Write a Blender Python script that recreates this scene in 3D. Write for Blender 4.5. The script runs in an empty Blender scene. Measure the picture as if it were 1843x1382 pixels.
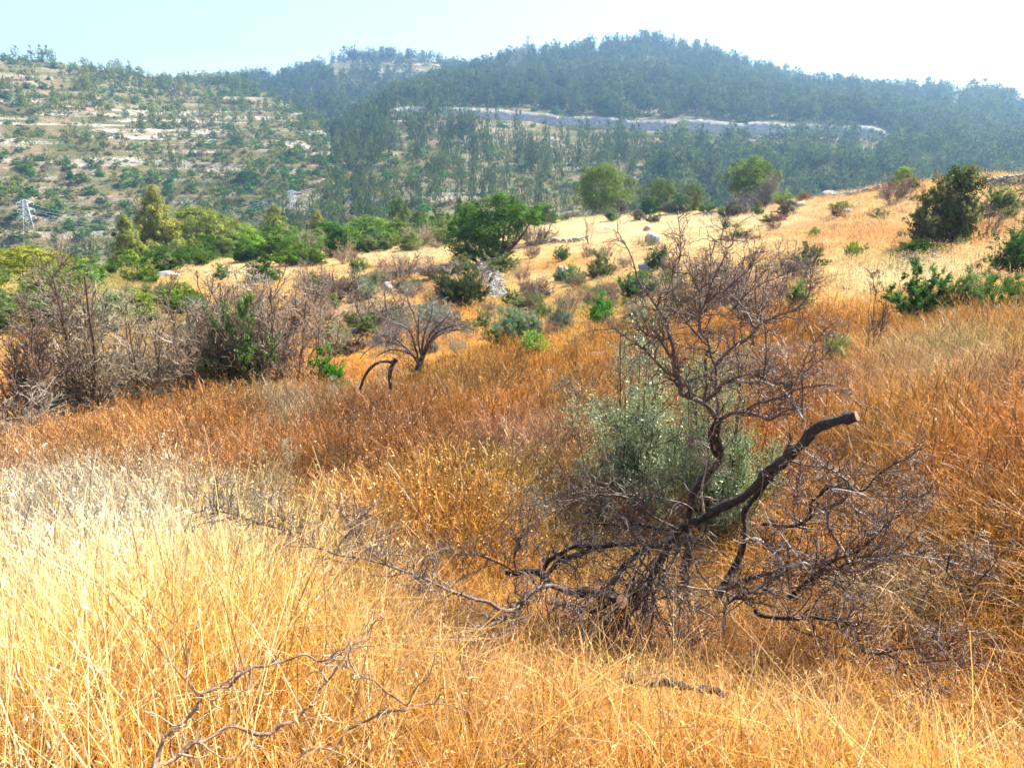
import bpy, math
import numpy as np
from math import radians, sin, cos, tan, atan2, pi

# ------------------------------------------------------------------ camera, sky, sun, exposure
scene = bpy.context.scene
F, CX, CY, PITCH = 1500.0, 921.5, 691.0, radians(16.4)
cam_d = bpy.data.cameras.new("camera")
cam_d.sensor_width = 36.0
cam_d.lens = 36.0 * F / 1843.0
cam_d.clip_start, cam_d.clip_end = 0.05, 6000
cam = bpy.data.objects.new("camera", cam_d)
cam.location = (0, 0, 0)
cam.rotation_euler = (pi / 2 - PITCH, 0, 0)
scene.collection.objects.link(cam)
scene.camera = cam

SUN_AZ, SUN_EL = radians(62), radians(46)      # azimuth clockwise from the view direction (+Y)
world = bpy.data.worlds.new("World")
scene.world = world
world.use_nodes = True
wn = world.node_tree
bg = wn.nodes["Background"]
sky = wn.nodes.new("ShaderNodeTexSky")
sky.sky_type = 'NISHITA'
sky.sun_disc = False
sky.sun_elevation, sky.sun_rotation = SUN_EL, SUN_AZ
sky.altitude, sky.air_density, sky.dust_density, sky.ozone_density = 300, 1.0, 1.0, 2.2
wn.links.new(sky.outputs[0], bg.inputs[0])
bg.inputs[1].default_value = 0.102
sun_d = bpy.data.lights.new("sun", 'SUN')
sun_d.energy, sun_d.angle, sun_d.color = 5.0, radians(0.5), (1.0, 0.93, 0.82)
sun = bpy.data.objects.new("sun", sun_d)
sun.rotation_euler = (pi / 2 - SUN_EL, 0, pi - SUN_AZ)
scene.collection.objects.link(sun)
scene.view_settings.view_transform = 'Standard'
scene.view_settings.look = 'None'
scene.view_settings.exposure = 1.72
scene.view_settings.gamma = 1.0
c_ = scene.cycles
c_.max_bounces, c_.diffuse_bounces, c_.glossy_bounces, c_.transmission_bounces = 3, 2, 1, 2
c_.use_adaptive_sampling, c_.adaptive_threshold = True, 0.03
c_.volume_bounces, c_.transparent_max_bounces = 0, 4
c_.use_denoising = True
c_.sample_clamp_indirect = 6

rng = np.random.default_rng(7)
COL = scene.collection

# ------------------------------------------------------------------ projection helpers (photo pixels <-> world rays)
sP, cP = sin(PITCH), cos(PITCH)
def ray(u, v):
    dx, dy = (u - CX) / F, -(v - CY) / F
    return dx, cP + dy * sP, -sP + dy * cP
def at(u, v, r):
    x, y, z = ray(u, v)
    k = r / np.hypot(x, y)
    return np.array([x * k, y * k, z * k])
def proj(x, y, z):
    fw = y * cP - z * sP
    up = y * sP + z * cP
    fw = np.maximum(fw, 1e-6)
    return CX + F * x / fw, CY - F * up / fw
def v_of(u, r, z):
    lo, hi = -2000., 3500.
    for _ in range(50):
        m = .5 * (lo + hi)
        x, y, zz = ray(u, m)
        if zz / math.hypot(x, y) * r > z: lo = m
        else: hi = m
    return lo
def smooth(t):
    t = np.clip(t, 0, 1)
    return t * t * (3 - 2 * t)

_ng = {}
def noise(x, y, s, seed=0):
    """smooth value noise -1..1 with cell size s"""
    if seed not in _ng: _ng[seed] = np.random.default_rng(1000 + seed).uniform(-1, 1, (256, 256))
    g = _ng[seed]
    x, y = np.asarray(x) / s + 500.3, np.asarray(y) / s + 700.7
    i, j = np.floor(x).astype(int), np.floor(y).astype(int)
    fx, fy = smooth(x - i), smooth(y - j)
    a, b = g[i % 256, j % 256], g[(i + 1) % 256, j % 256]
    c, d = g[i % 256, (j + 1) % 256], g[(i + 1) % 256, (j + 1) % 256]
    return (a * (1 - fx) + b * fx) * (1 - fy) + (c * (1 - fx) + d * fx) * fy
def fbm(x, y, s, o=4, seed=0):
    t = 0; a = 1.0
    for k in range(o):
        t = t + a * noise(x, y, s / 2 ** k, seed + k); a *= .5
    return t / 1.9

# ------------------------------------------------------------------ terrain heights
# near hillside: thin plate spline in (azimuth, ln r) through points read off the photograph
CP = []
def cz(u, r, z): CP.append((u, v_of(u, r, z), r))
for u, dz in ((-300, .10), (0, .08), (300, .04), (700, -.05), (1100, -.12), (1500, -.10), (1843, .0), (2200, .1)):
    cz(u, 0.8, -1.62 + dz); cz(u, 2.0, -1.82 + dz); cz(u, 3.4, -2.36 + 1.2 * dz)
for u in (-300, 0, 300, 700): cz(u, 5.3, -3.0); cz(u, 8, -3.75); cz(u, 12, -4.65); cz(u, 17, -5.65); cz(u, 21, -6.6)
for u in (1000, 1300): cz(u, 5.3, -3.15); cz(u, 8, -3.8); cz(u, 12, -4.45)
cz(1000, 17, -5.3); cz(1300, 17, -4.9)
for u, v, r in ((1600, 1030, 5.2), (1843, 1000, 4.9), (1600, 850, 7.6), (1843, 800, 7.6), (1600, 720, 11), (1843, 690, 10.5), (1600, 640, 15),
                (1843, 600, 15), (1620, 585, 19), (1843, 565, 19), (1600, 500, 28), (1843, 490, 27), (1600, 440, 38), (1843, 430, 36),
                (1600, 385, 52), (1843, 370, 46), (1500, 410, 55), (2200, 560, 15), (2200, 400, 30), (2200, 1000, 4.5),
                (-300, 560, 32), (0, 555, 32), (200, 555, 34), (400, 540, 38), (600, 590, 30), (780, 600, 28), (950, 625, 22), (1000, 570, 30),
                (1100, 530, 36), (870, 545, 38), (700, 520, 48), (560, 530, 44), (480, 520, 52), (880, 478, 60), (1050, 470, 55), (1250, 480, 40),
                (1300, 540, 26), (650, 470, 68), (450, 475, 80), (750, 430, 90), (950, 425, 80), (1150, 415, 75), (1350, 400, 75), (1400, 450, 42),
                (300, 490, 75), (100, 520, 55)):
    CP.append((u, v, r))
RIDGE = [(-500, 515, 60), (-200, 510, 60), (0, 502, 68), (200, 486, 85), (300, 470, 98), (450, 440, 112), (600, 424, 120), (750, 409, 125), (850, 400, 125),
         (950, 393, 122), (1100, 386, 115), (1250, 380, 105), (1380, 371, 95), (1450, 359, 85), (1550, 342, 75), (1650, 328, 66), (1750, 321, 60),
         (1843, 318, 56), (2200, 300, 50), (2600, 300, 45)]
CP += [p for p in RIDGE if p[0] > -400 and p[0] < 2400]
cp = np.array([at(*p) for p in CP])
def fe(x, y):
    return np.stack([2.2 * np.clip(np.arctan2(x, y), -.9, .9), np.log(np.hypot(x, y) + 1e-6)], -1)
_A = fe(cp[:, 0], cp[:, 1])
def _k(d2): return .5 * d2 * np.log(d2 + 1e-12)
_n = len(_A)
_M = np.zeros((_n + 3, _n + 3))
_M[:_n, :_n] = _k(((_A[:, None] - _A[None]) ** 2).sum(-1)) + np.eye(_n) * .02
_M[:_n, _n] = 1; _M[:_n, _n + 1:] = _A; _M[_n, :_n] = 1; _M[_n + 1:, :_n] = _A.T
_W = np.linalg.solve(_M, np.r_[cp[:, 2] / np.hypot(cp[:, 0], cp[:, 1]), 0, 0, 0])      # spline of tan(elevation)
def _tps(x, y):
    q = fe(x, y); out = np.empty(len(q))
    for i in range(0, len(q), 20000):
        a = q[i:i + 20000]
        out[i:i + 20000] = _k(((a[:, None] - _A[None]) ** 2).sum(-1)) @ _W[:_n] + _W[_n] + a @ _W[_n + 1:]
    return out * np.hypot(x, y)
_rr = np.array([at(*p) for p in RIDGE]); _rt = np.arctan2(_rr[:, 0], _rr[:, 1]); _rd = np.array([p[2] for p in RIDGE], float)
def near_h(x, y):
    x, y = np.atleast_1d(x).astype(float), np.atleast_1d(y).astype(float)
    th, r = np.arctan2(x, y), np.hypot(x, y)
    R = np.interp(th, _rt, _rd)
    rc = np.minimum(r, R); k = rc / np.maximum(r, 1e-6)
    z = _tps(x * k, y * k)
    over = np.maximum(r - R, 0)
    z = z - .30 * over - .0 * over
    amp = np.clip(r / 30, .02, 1)
    z = z + amp * (.16 * fbm(x, y, 6, 3, 3) + .05 * fbm(x, y, 1.3, 2, 9)) * np.where(over > 0, .4, 1)
    return z
def ctrl(pts):
    a = np.array([at(*p) for p in pts])
    return np.arctan2(a[:, 0], a[:, 1]), np.array([p[2] for p in pts], float), a[:, 2]
# far landforms: ridge line and foot line, each (u, v, distance)
LR = ctrl([(-500, 60, 560), (-100, 92, 590), (0, 103, 600), (100, 115, 610), (200, 128, 620), (300, 146, 640), (400, 150, 660), (450, 158, 640),
           (500, 176, 600), (560, 215, 520), (590, 245, 450), (603, 300, 370), (640, 400, 300), (700, 480, 280), (2600, 700, 280)])
LF = ctrl([(-500, 470, 300), (0, 470, 300), (300, 455, 290), (585, 415, 265), (640, 420, 260), (2600, 750, 260)])
CR = ctrl([(-500, 190, 1000), (200, 190, 1000), (300, 150, 1000), (400, 147, 980), (500, 140, 960), (570, 124, 950), (600, 112, 950), (650, 106, 950), (700, 102, 950),
           (760, 107, 950), (830, 120, 950), (900, 145, 950), (1100, 200, 950), (2600, 300, 950)])
CF = ctrl([(-500, 300, 560), (560, 260, 560), (700, 250, 600), (900, 250, 640), (2600, 400, 600)])
RR = ctrl([(-500, 900, 520), (520, 330, 520), (570, 257, 560), (620, 232, 600), (700, 197, 640), (780, 155, 690), (830, 133, 720), (900, 115, 740), (950, 102, 750), (1050, 95, 760),
           (1110, 87, 760), (1160, 85, 760), (1210, 92, 760), (1280, 105, 750), (1330, 119, 740), (1400, 137, 730), (1450, 150, 725), (1500, 159, 720),
           (1600, 167, 710), (1700, 171, 700), (1780, 179, 690), (1843, 197, 680), (2200, 260, 640), (2600, 320, 600)])
ROAD = ctrl([(-500, 500, 400), (520, 370, 400), (600, 260, 440), (700, 200, 470), (760, 206, 470), (830, 211, 465), (930, 219, 460), (1000, 226, 455), (1100, 233, 450),
             (1200, 240, 445), (1300, 243, 445), (1450, 246, 450), (1560, 250, 455), (1700, 258, 460), (1843, 264, 465), (2200, 290, 470), (2600, 330, 470)])
RF = ctrl([(-500, 600, 250), (560, 425, 250), (700, 405, 245), (900, 400, 245), (1100, 405, 250), (1300, 410, 260), (1600, 420, 260), (1843, 430, 260), (2600, 480, 260)])
BENCH = 9.0
def leg(th, r, A, B, wob=0):
    ra, rb = np.interp(th, A[0], A[1]), np.interp(th, B[0], B[1])
    za, zb = np.interp(th, A[0], A[2]), np.interp(th, B[0], B[2])
    return ra, rb, za, zb
def terr(z, x, y, h, k):
    q = (z + 1.6 * fbm(x, y, 60, 3, 21)) / h
    f = q - np.floor(q)
    return z + k * h * (smooth((f - .35) / .3) - f)
def far_h(x, y):
    th, r = np.arctan2(x, y), np.hypot(x, y)
    n = fbm(x, y, 120, 4, 30)
    # left hill
    rf, rr, zf, zr = leg(th, r, LF, LR)
    t = (r - rf) / (rr - rf)
    L = np.where(t < 0, zf + (r - rf) * .25, zf + (zr - zf) * np.clip(t, 0, 1) ** .92 + 5 * n * np.sin(pi * np.clip(t, 0, 1)))
    L = terr(L, x, y, 5.0, .5)
    L = np.where(r > rr, zr - .35 * (r - rr), L)
    rf, rr, zf, zr = leg(th, r, CF, CR)
    t = (r - rf) / (rr - rf)
    Ch = np.where(t < 0, zf + (r - rf) * .25, zf + (zr - zf) * np.clip(t, 0, 1) ** .95 + 6 * n * np.sin(pi * np.clip(t, 0, 1)))
    Ch = np.where(r > rr, zr - .3 * (r - rr), Ch)
    rf, rm, zf, zm = leg(th, r, RF, ROAD)
    _, rr, _, zr = leg(th, r, RF, RR)
    t = (r - rf) / (rm - rf)
    A = np.where(t < 0, zf + (r - rf) * .2, zf + (zm - zf) * np.clip(t, 0, 1) + 3.5 * n * np.sin(pi * np.clip(t, 0, 1)))
    A = terr(A, x, y, 4.5, .5)
    cut = cut_h(th)
    t2 = np.clip((r - rm - BENCH - 3) / np.maximum(rr - rm - BENCH - 3, 1), 0, 1)
    B = zm + cut + (zr - zm - cut) * t2 + 6 * n * np.sin(pi * t2)
    R_ = np.where(r < rm, A, np.where(r < rm + BENCH, zm, np.where(r < rm + BENCH + 3, zm + cut * (r - rm - BENCH) / 3, B)))
    R_ = np.where(r > rr, zr - .35 * (r - rr), R_)
    return L, Ch, R_
def cut_h(th):
    a = ctrl([(690, 200, 1), (740, 200, 1), (1250, 220, 1), (1400, 230, 1), (1580, 240, 1), (1640, 240, 1)])[0]
    base = np.interp(th, a, [0, 4.2, 6.2, 6.2, 5.0, 0.3])
    return base * (1 + .16 * noise(th * 400, th * 0, 9, 55) + .08 * noise(th * 400, th * 0, 2.5, 56))
def H(x, y):
    x, y = np.atleast_1d(x).astype(float), np.atleast_1d(y).astype(float)
    N = near_h(x, y)
    L, Ch, R_ = far_h(x, y)
    r = np.hypot(x, y)
    far = np.maximum(np.maximum(L, Ch), np.maximum(R_, -75 + 2 * fbm(x, y, 60, 3, 44)))
    return np.where(r > 150, np.maximum(far, N), N)
def ground(u, v, rmax=160):
    """where the ray through a photo pixel meets the near hillside"""
    x, y, z = ray(u, v); k = np.hypot(x, y)
    rs = np.exp(np.linspace(np.log(1.2), np.log(rmax), 900))
    h = near_h(x / k * rs, y / k * rs)
    below = np.nonzero(z / k * rs < h)[0]
    r = rs[below[0]] if len(below) else rmax
    return np.array([x / k * r, y / k * r, float(near_h(x / k * r, y / k * r)[0])]), r

# ------------------------------------------------------------------ mesh helpers
def mk(name, V, Q, attrs=None, mats=None, smooth_=True, midx=None):
    """mesh from numpy: V (n,3), Q list of (m,k) face arrays"""
    me = bpy.data.meshes.new(name)
    Q = [q for q in (Q if isinstance(Q, (list, tuple)) else [Q]) if len(q)]
    me.vertices.add(len(V)); me.vertices.foreach_set("co", np.asarray(V, np.float32).ravel())
    loops = np.concatenate([q.ravel() for q in Q]).astype(np.int32)
    tot = np.concatenate([np.full(len(q), q.shape[1], np.int32) for q in Q])
    st = np.r_[0, np.cumsum(tot)[:-1]].astype(np.int32)
    me.loops.add(len(loops)); me.loops.foreach_set("vertex_index", loops)
    me.polygons.add(len(tot)); me.polygons.foreach_set("loop_start", st); me.polygons.foreach_set("loop_total", tot)
    me.polygons.foreach_set("use_smooth", np.full(len(tot), smooth_, bool))
    if midx is not None: me.polygons.foreach_set("material_index", midx.astype(np.int32))
    for k, a in (attrs or {}).items():
        a = np.asarray(a, np.float32)
        if a.ndim == 1:
            t = me.attributes.new(k, 'FLOAT', 'POINT'); t.data.foreach_set("value", a)
        else:
            t = me.attributes.new(k, 'FLOAT_COLOR', 'POINT')
            t.data.foreach_set("color", np.c_[a, np.ones(len(a))].astype(np.float32).ravel())
    for m in (mats or []): me.materials.append(m)
    me.update(calc_edges=True)
    return me
def norm(a): return a / np.maximum(np.linalg.norm(a, axis=-1, keepdims=True), 1e-9)
def tubes(P, R, n=5, lv=None, cap=False):
    """P (N,K,3) centre lines, R (N,K) radii -> verts, quads, lv"""
    N, K, _ = P.shape
    T = norm(np.gradient(P, axis=1))
    ref = np.where(np.abs(T[:, :1, 2:3]) > .8, np.array([1., 0, 0]), np.array([0, 0, 1.]))
    A = norm(np.cross(T, np.broadcast_to(ref, T.shape)))
    B = np.cross(T, A)
    an = np.arange(n) * 2 * pi / n
    V = P[:, :, None] + R[:, :, None, None] * (A[:, :, None] * np.cos(an)[None, None, :, None] + B[:, :, None] * np.sin(an)[None, None, :, None])
    idx = np.arange(N * K * n).reshape(N, K, n)
    a, b = idx[:, :-1], idx[:, 1:]
    Q = np.stack([a, np.roll(a, -1, 2), np.roll(b, -1, 2), b], -1).reshape(-1, 4)
    if lv is None: lv = np.ones(N)
    return V.reshape(-1, 3), Q, np.repeat(lv, K * n)
def ribbons(P, W, face, lv):
    """flat blades: P (N,K,3), W (N,K) half width, face (N,3) sideways axis"""
    N, K, _ = P.shape
    V = np.stack([P - W[..., None] * face[:, None], P + W[..., None] * face[:, None]], 2)
    idx = np.arange(N * K * 2).reshape(N, K, 2)
    Q = np.stack([idx[:, :-1, 0], idx[:, :-1, 1], idx[:, 1:, 1], idx[:, 1:, 0]], -1).reshape(-1, 4)
    return V.reshape(-1, 3), Q, np.repeat(lv, K * 2)
def leaves(C, Nn, L, Wd, lv, rg, axis=None):
    """rhombic leaves at C with normals Nn, half length L, half width Wd"""
    a = norm(np.cross(Nn, rg.normal(size=C.shape))) if axis is None else norm(axis)
    b = norm(np.cross(Nn, a))
    L, Wd = np.asarray(L)[:, None], np.asarray(Wd)[:, None]
    V = np.stack([C - a * L, C + b * Wd - a * L * .1, C + a * L, C - b * Wd - a * L * .1], 1).reshape(-1, 3)
    return V, np.arange(len(C) * 4).reshape(-1, 4), np.repeat(lv, 4)
def merge(parts):
    Vs, Qs, Ls, o = [], [], [], 0
    for V, Q, l in parts:
        Vs.append(V); Qs.append(Q + o); Ls.append(l); o += len(V)
    return np.concatenate(Vs), Qs, np.concatenate(Ls)
def catmull(pts, n):
    p = np.asarray(pts, float)
    s = np.r_[0, np.cumsum(np.linalg.norm(np.diff(p[:, :2], axis=0), axis=1))]
    p2 = np.vstack([2 * p[0] - p[1], p, 2 * p[-1] - p[-2]])
    out = []
    for t in np.linspace(0, s[-1], n):
        i = min(np.searchsorted(s, t, 'right') - 1, len(p) - 2); i = max(i, 0)
        f = (t - s[i]) / max(s[i + 1] - s[i], 1e-9)
        a, b, c, d = p2[i:i + 4]
        out.append(.5 * ((2 * b) + (-a + c) * f + (2 * a - 5 * b + 4 * c - d) * f * f + (-a + 3 * b - 3 * c + d) * f ** 3))
    return np.array(out)
def sprout(P, R, count, length, ang, rg, K=6, crook=.35, rk=.5, rmin=.001, up=0., t0=.15, lfall=.6):
    """grow COUNT side branches off polylines P"""
    N, Kp, _ = P.shape
    ln = np.linalg.norm(np.diff(P, axis=1), axis=2).sum(1)
    i = rg.choice(N, count, p=ln / ln.sum())
    t = rg.uniform(t0, 1, count) * (Kp - 1.001)
    k = t.astype(int); f = (t - k)[:, None]
    S = P[i, k] * (1 - f) + P[i, k + 1] * f
    Rs = R[i, k] * (1 - f[:, 0]) + R[i, k + 1] * f[:, 0]
    T = norm(P[i, k + 1] - P[i, k])
    pr = norm(np.cross(T, rg.normal(size=(count, 3))))
    a = rg.uniform(ang[0], ang[1], count)[:, None]
    D = norm(T * np.cos(a) + pr * np.sin(a) + np.array([0, 0, up]))
    ll = rg.uniform(length[0], length[1], count) * (1 - lfall * t / Kp)
    st = (ll / (K - 1))[:, None]
    out = [S]; d = D
    for _ in range(K - 1):
        d = norm(d + crook * rg.normal(size=(count, 3)) + np.array([0, 0, up * .25]))
        out.append(out[-1] + d * st)
    P2 = np.stack(out, 1)
    r0 = np.maximum(Rs * rk, rmin)
    R2 = r0[:, None] * np.linspace(1, .35, K)[None]
    return P2, np.maximum(R2, rmin * .6)

# ------------------------------------------------------------------ materials
def nt(name):
    m = bpy.data.materials.new(name); m.use_nodes = True
    t = m.node_tree; t.nodes.clear()
    return m, t, t.nodes, t.links
def NN(n, typ, **kw):
    x = n.new(typ)
    for k, v in kw.items(): setattr(x, k, v)
    return x
def ramp(n, pts, interp='LINEAR'):
    r = n.new("ShaderNodeValToRGB"); e = r.color_ramp.elements; r.color_ramp.interpolation = interp
    while len(e) < len(pts): e.new(.5)
    for el, (p, c) in zip(e, pts):
        el.position = p; el.color = (*c, 1) if len(c) == 3 else c
    return r
def mixc(t, a, b, fac, mode='MIX'):
    x = t.nodes.new("ShaderNodeMix"); x.data_type = 'RGBA'; x.blend_type = mode
    for s, v in ((x.inputs[0], fac), (x.inputs[6], a), (x.inputs[7], b)):
        if hasattr(v, 'links') or isinstance(v, bpy.types.NodeSocket): t.links.new(v, s)
        elif isinstance(v, (int, float)): s.default_value = v
        else: s.default_value = (*v, 1)
    return x.outputs[2]
def leafmat(name, color=(1, 1, 1), src='OBJECT', transl=.35, gloss=0., rough=.5):
    """foliage, straw and twig material: colour = own colour x object/instance tint x per leaf variation"""
    m, t, n, l = nt(name)
    out = n.new("ShaderNodeOutputMaterial")
    lv = NN(n, "ShaderNodeAttribute", attribute_name="lv")
    if src == 'OBJECT':
        tint = n.new("ShaderNodeObjectInfo").outputs['Color']
    elif src == 'INST':
        tint = NN(n, "ShaderNodeAttribute", attribute_name="tint", attribute_type='INSTANCER').outputs['Color']
    else:
        tint = None
    c = color
    if tint is not None: c = mixc(t, tint, color, 1.0, 'MULTIPLY')
    c = mixc(t, c, lv.outputs['Color'], 1.0, 'MULTIPLY')
    d = n.new("ShaderNodeBsdfDiffuse"); l.new(c, d.inputs[0])
    s = d.outputs[0]
    if transl:
        tr = n.new("ShaderNodeBsdfTranslucent"); l.new(c, tr.inputs[0])
        mx = n.new("ShaderNodeMixShader"); mx.inputs[0].default_value = transl
        l.new(s, mx.inputs[1]); l.new(tr.outputs[0], mx.inputs[2]); s = mx.outputs[0]
    if gloss:
        g = n.new("ShaderNodeBsdfGlossy"); g.inputs['Roughness'].default_value = rough; g.inputs[0].default_value = (1, 1, 1, 1)
        mx = n.new("ShaderNodeMixShader"); mx.inputs[0].default_value = gloss
        l.new(s, mx.inputs[1]); l.new(g.outputs[0], mx.inputs[2]); s = mx.outputs[0]
    l.new(s, out.inputs[0])
    return m
def barkmat(name, c1, c2, scale=30, rough=.6, spec=.4, bump=.6, stretch=(1, 1, 1)):
    m, t, n, l = nt(name)
    out = n.new("ShaderNodeOutputMaterial"); b = n.new("ShaderNodeBsdfPrincipled")
    tc = n.new("ShaderNodeTexCoord"); mp = n.new("ShaderNodeMapping"); mp.inputs['Scale'].default_value = stretch
    l.new(tc.outputs['Object'], mp.inputs[0])
    no = n.new("ShaderNodeTexNoise"); no.inputs['Scale'].default_value = scale; no.inputs['Detail'].default_value = 6; no.inputs['Roughness'].default_value = .7
    l.new(mp.outputs[0], no.inputs[0])
    r = ramp(n, [(.35, c1), (.68, c2)]); l.new(no.outputs[0], r.inputs[0])
    lv = NN(n, "ShaderNodeAttribute", attribute_name="lv")
    c = mixc(t, r.outputs[0], lv.outputs['Color'], 1., 'MULTIPLY')
    l.new(c, b.inputs['Base Color']); b.inputs['Roughness'].default_value = rough; b.inputs['Specular IOR Level'].default_value = spec
    bp = n.new("ShaderNodeBump"); bp.inputs['Strength'].default_value = bump; bp.inputs['Distance'].default_value = .02
    l.new(no.outputs[0], bp.inputs['Height']); l.new(bp.outputs[0], b.inputs['Normal'])
    l.new(b.outputs[0], out.inputs[0])
    return m
def groundmat():
    m, t, n, l = nt("hillside_soil")
    out = n.new("ShaderNodeOutputMaterial"); b = n.new("ShaderNodeBsdfPrincipled"); b.inputs['Roughness'].default_value = .95
    b.inputs['Specular IOR Level'].default_value = .1
    tc = n.new("ShaderNodeTexCoord")
    at_ = NN(n, "ShaderNodeAttribute", attribute_name="tint")
    a = n.new("ShaderNodeTexNoise"); a.inputs['Scale'].default_value = 1.3; a.inputs['Detail'].default_value = 9; a.inputs['Roughness'].default_value = .75
    l.new(tc.outputs['Object'], a.inputs[0])
    r = ramp(n, [(.3, (.42, .36, .3)), (.5, (.9, .88, .85)), (.7, (1.25, 1.2, 1.1))]); l.new(a.outputs[0], r.inputs[0])
    c = mixc(t, at_.outputs['Color'], r.outputs[0], 1., 'MULTIPLY')
    l.new(c, b.inputs['Base Color'])
    bp = n.new("ShaderNodeBump"); bp.inputs['Strength'].default_value = .8; bp.inputs['Distance'].default_value = .12
    l.new(a.outputs[0], bp.inputs['Height']); l.new(bp.outputs[0], b.inputs['Normal'])
    l.new(b.outputs[0], out.inputs[0])
    return m
def hillmat():
    m, t, n, l = nt("far_hill_soil")
    out = n.new("ShaderNodeOutputMaterial"); b = n.new("ShaderNodeBsdfPrincipled"); b.inputs['Roughness'].default_value = .95
    b.inputs['Specular IOR Level'].default_value = .1
    tc = n.new("ShaderNodeTexCoord")
    ge = n.new("ShaderNodeNewGeometry")
    a = n.new("ShaderNodeTexNoise"); a.inputs['Scale'].default_value = .05; a.inputs['Detail'].default_value = 10; a.inputs['Roughness'].default_value = .72
    l.new(tc.outputs['Object'], a.inputs[0])
    r = ramp(n, [(.36, (.10, .12, .03)), (.50, (.18, .165, .06)), (.59, (.29, .21, .11)), (.66, (.46, .35, .23))]); l.new(a.outputs[0], r.inputs[0])
    # limestone ledges run with the contours: noise stretched along the level
    mp = n.new("ShaderNodeMapping"); mp.inputs['Scale'].default_value = (.018, .018, .38)
    l.new(tc.outputs['Object'], mp.inputs[0])
    k = n.new("ShaderNodeTexNoise"); k.inputs['Scale'].default_value = 1.; k.inputs['Detail'].default_value = 7; k.inputs['Roughness'].default_value = .62
    l.new(mp.outputs[0], k.inputs[0])
    rk = ramp(n, [(.49, (0, 0, 0)), (.60, (1, 1, 1))]); l.new(k.outputs[0], rk.inputs[0])
    f = n.new("ShaderNodeTexNoise"); f.inputs['Scale'].default_value = .9; f.inputs['Detail'].default_value = 6; f.inputs['Roughness'].default_value = .8
    l.new(tc.outputs['Object'], f.inputs[0])
    rf = ramp(n, [(.46, (0, 0, 0)), (.56, (1, 1, 1))]); l.new(f.outputs[0], rf.inputs[0])
    mm = n.new("ShaderNodeMath"); mm.operation = 'MULTIPLY'; l.new(rk.outputs[0], mm.inputs[0]); l.new(rf.outputs[0], mm.inputs[1])
    at_ = NN(n, "ShaderNodeAttribute", attribute_name="rock")
    m2 = n.new("ShaderNodeMath"); m2.operation = 'MULTIPLY'; l.new(mm.outputs[0], m2.inputs[0]); l.new(at_.outputs['Fac'], m2.inputs[1])
    c = mixc(t, r.outputs[0], (.72, .64, .56), m2.outputs[0])
    l.new(c, b.inputs['Base Color'])
    bp = n.new("ShaderNodeBump"); bp.inputs['Strength'].default_value = 1; bp.inputs['Distance'].default_value = 1.5
    l.new(f.outputs[0], bp.inputs['Height']); l.new(bp.outputs[0], b.inputs['Normal'])
    l.new(b.outputs[0], out.inputs[0])
    return m
def rockmat(name, c1, c2, scale, bump=.1, stretch=(1, 1, 1)):
    m, t, n, l = nt(name)
    out = n.new("ShaderNodeOutputMaterial"); b = n.new("ShaderNodeBsdfPrincipled"); b.inputs['Roughness'].default_value = .9
    tc = n.new("ShaderNodeTexCoord"); mp = n.new("ShaderNodeMapping"); mp.inputs['Scale'].default_value = stretch
    l.new(tc.outputs['Object'], mp.inputs[0])
    a = n.new("ShaderNodeTexNoise"); a.inputs['Scale'].default_value = scale; a.inputs['Detail'].default_value = 8; a.inputs['Roughness'].default_value = .7
    l.new(mp.outputs[0], a.inputs[0])
    r = ramp(n, [(.35, c1), (.62, c2)]); l.new(a.outputs[0], r.inputs[0]); l.new(r.outputs[0], b.inputs['Base Color'])
    bp = n.new("ShaderNodeBump"); bp.inputs['Strength'].default_value = .8; bp.inputs['Distance'].default_value = bump
    l.new(a.outputs[0], bp.inputs['Height']); l.new(bp.outputs[0], b.inputs['Normal'])
    l.new(b.outputs[0], out.inputs[0])
    return m
M_ground, M_hill = groundmat(), hillmat()
M_leaf = leafmat("shrub_leaf", transl=.42)
M_needle = leafmat("pine_needle", transl=.4)
M_olive = leafmat("olive_leaf", transl=.28, gloss=.06, rough=.45)
M_leaf_i = leafmat("forest_needle", src='INST', transl=.35)
M_straw_i = leafmat("dry_straw", src='INST', transl=.45)
M_straw = leafmat("dry_stalk", transl=.4)
M_twig = leafmat("dead_twig", transl=0., gloss=.055, rough=.4)
M_bark = barkmat("dark_bark", (.014, .009, .007), (.085, .052, .034), 45, bump=1.0)
M_bark2 = barkmat("weathered_bark", (.045, .028, .020), (.20, .135, .095), 28, rough=.42, spec=.6)
M_drybark = barkmat("dry_branch_bark", (.13, .075, .042), (.36, .23, .14), 40, rough=.5)
M_pale = barkmat("bleached_wood", (.32, .25, .20), (.62, .54, .48), 18, rough=.5)
M_cut = barkmat("sawn_wood", (.16, .08, .04), (.40, .23, .13), 60)
M_trunk = barkmat("pine_bark", (.05, .03, .02), (.16, .10, .06), 4)
M_stone = rockmat("field_stone", (.16, .145, .125), (.48, .44, .39), 5)
M_cutrock = rockmat("cut_limestone", (.26, .24, .21), (.50, .46, .41), .8, 1.2, (.5, .5, .9))
M_road = rockmat("dusty_road", (.30, .25, .20), (.42, .36, .29), .3, .05)
M_steel = rockmat("galvanised_steel", (.55, .57, .60), (.72, .74, .76), 3, .002)
M_wire = rockmat("aluminium_wire", (.35, .36, .38), (.5, .51, .53), 3, .001)

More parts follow.
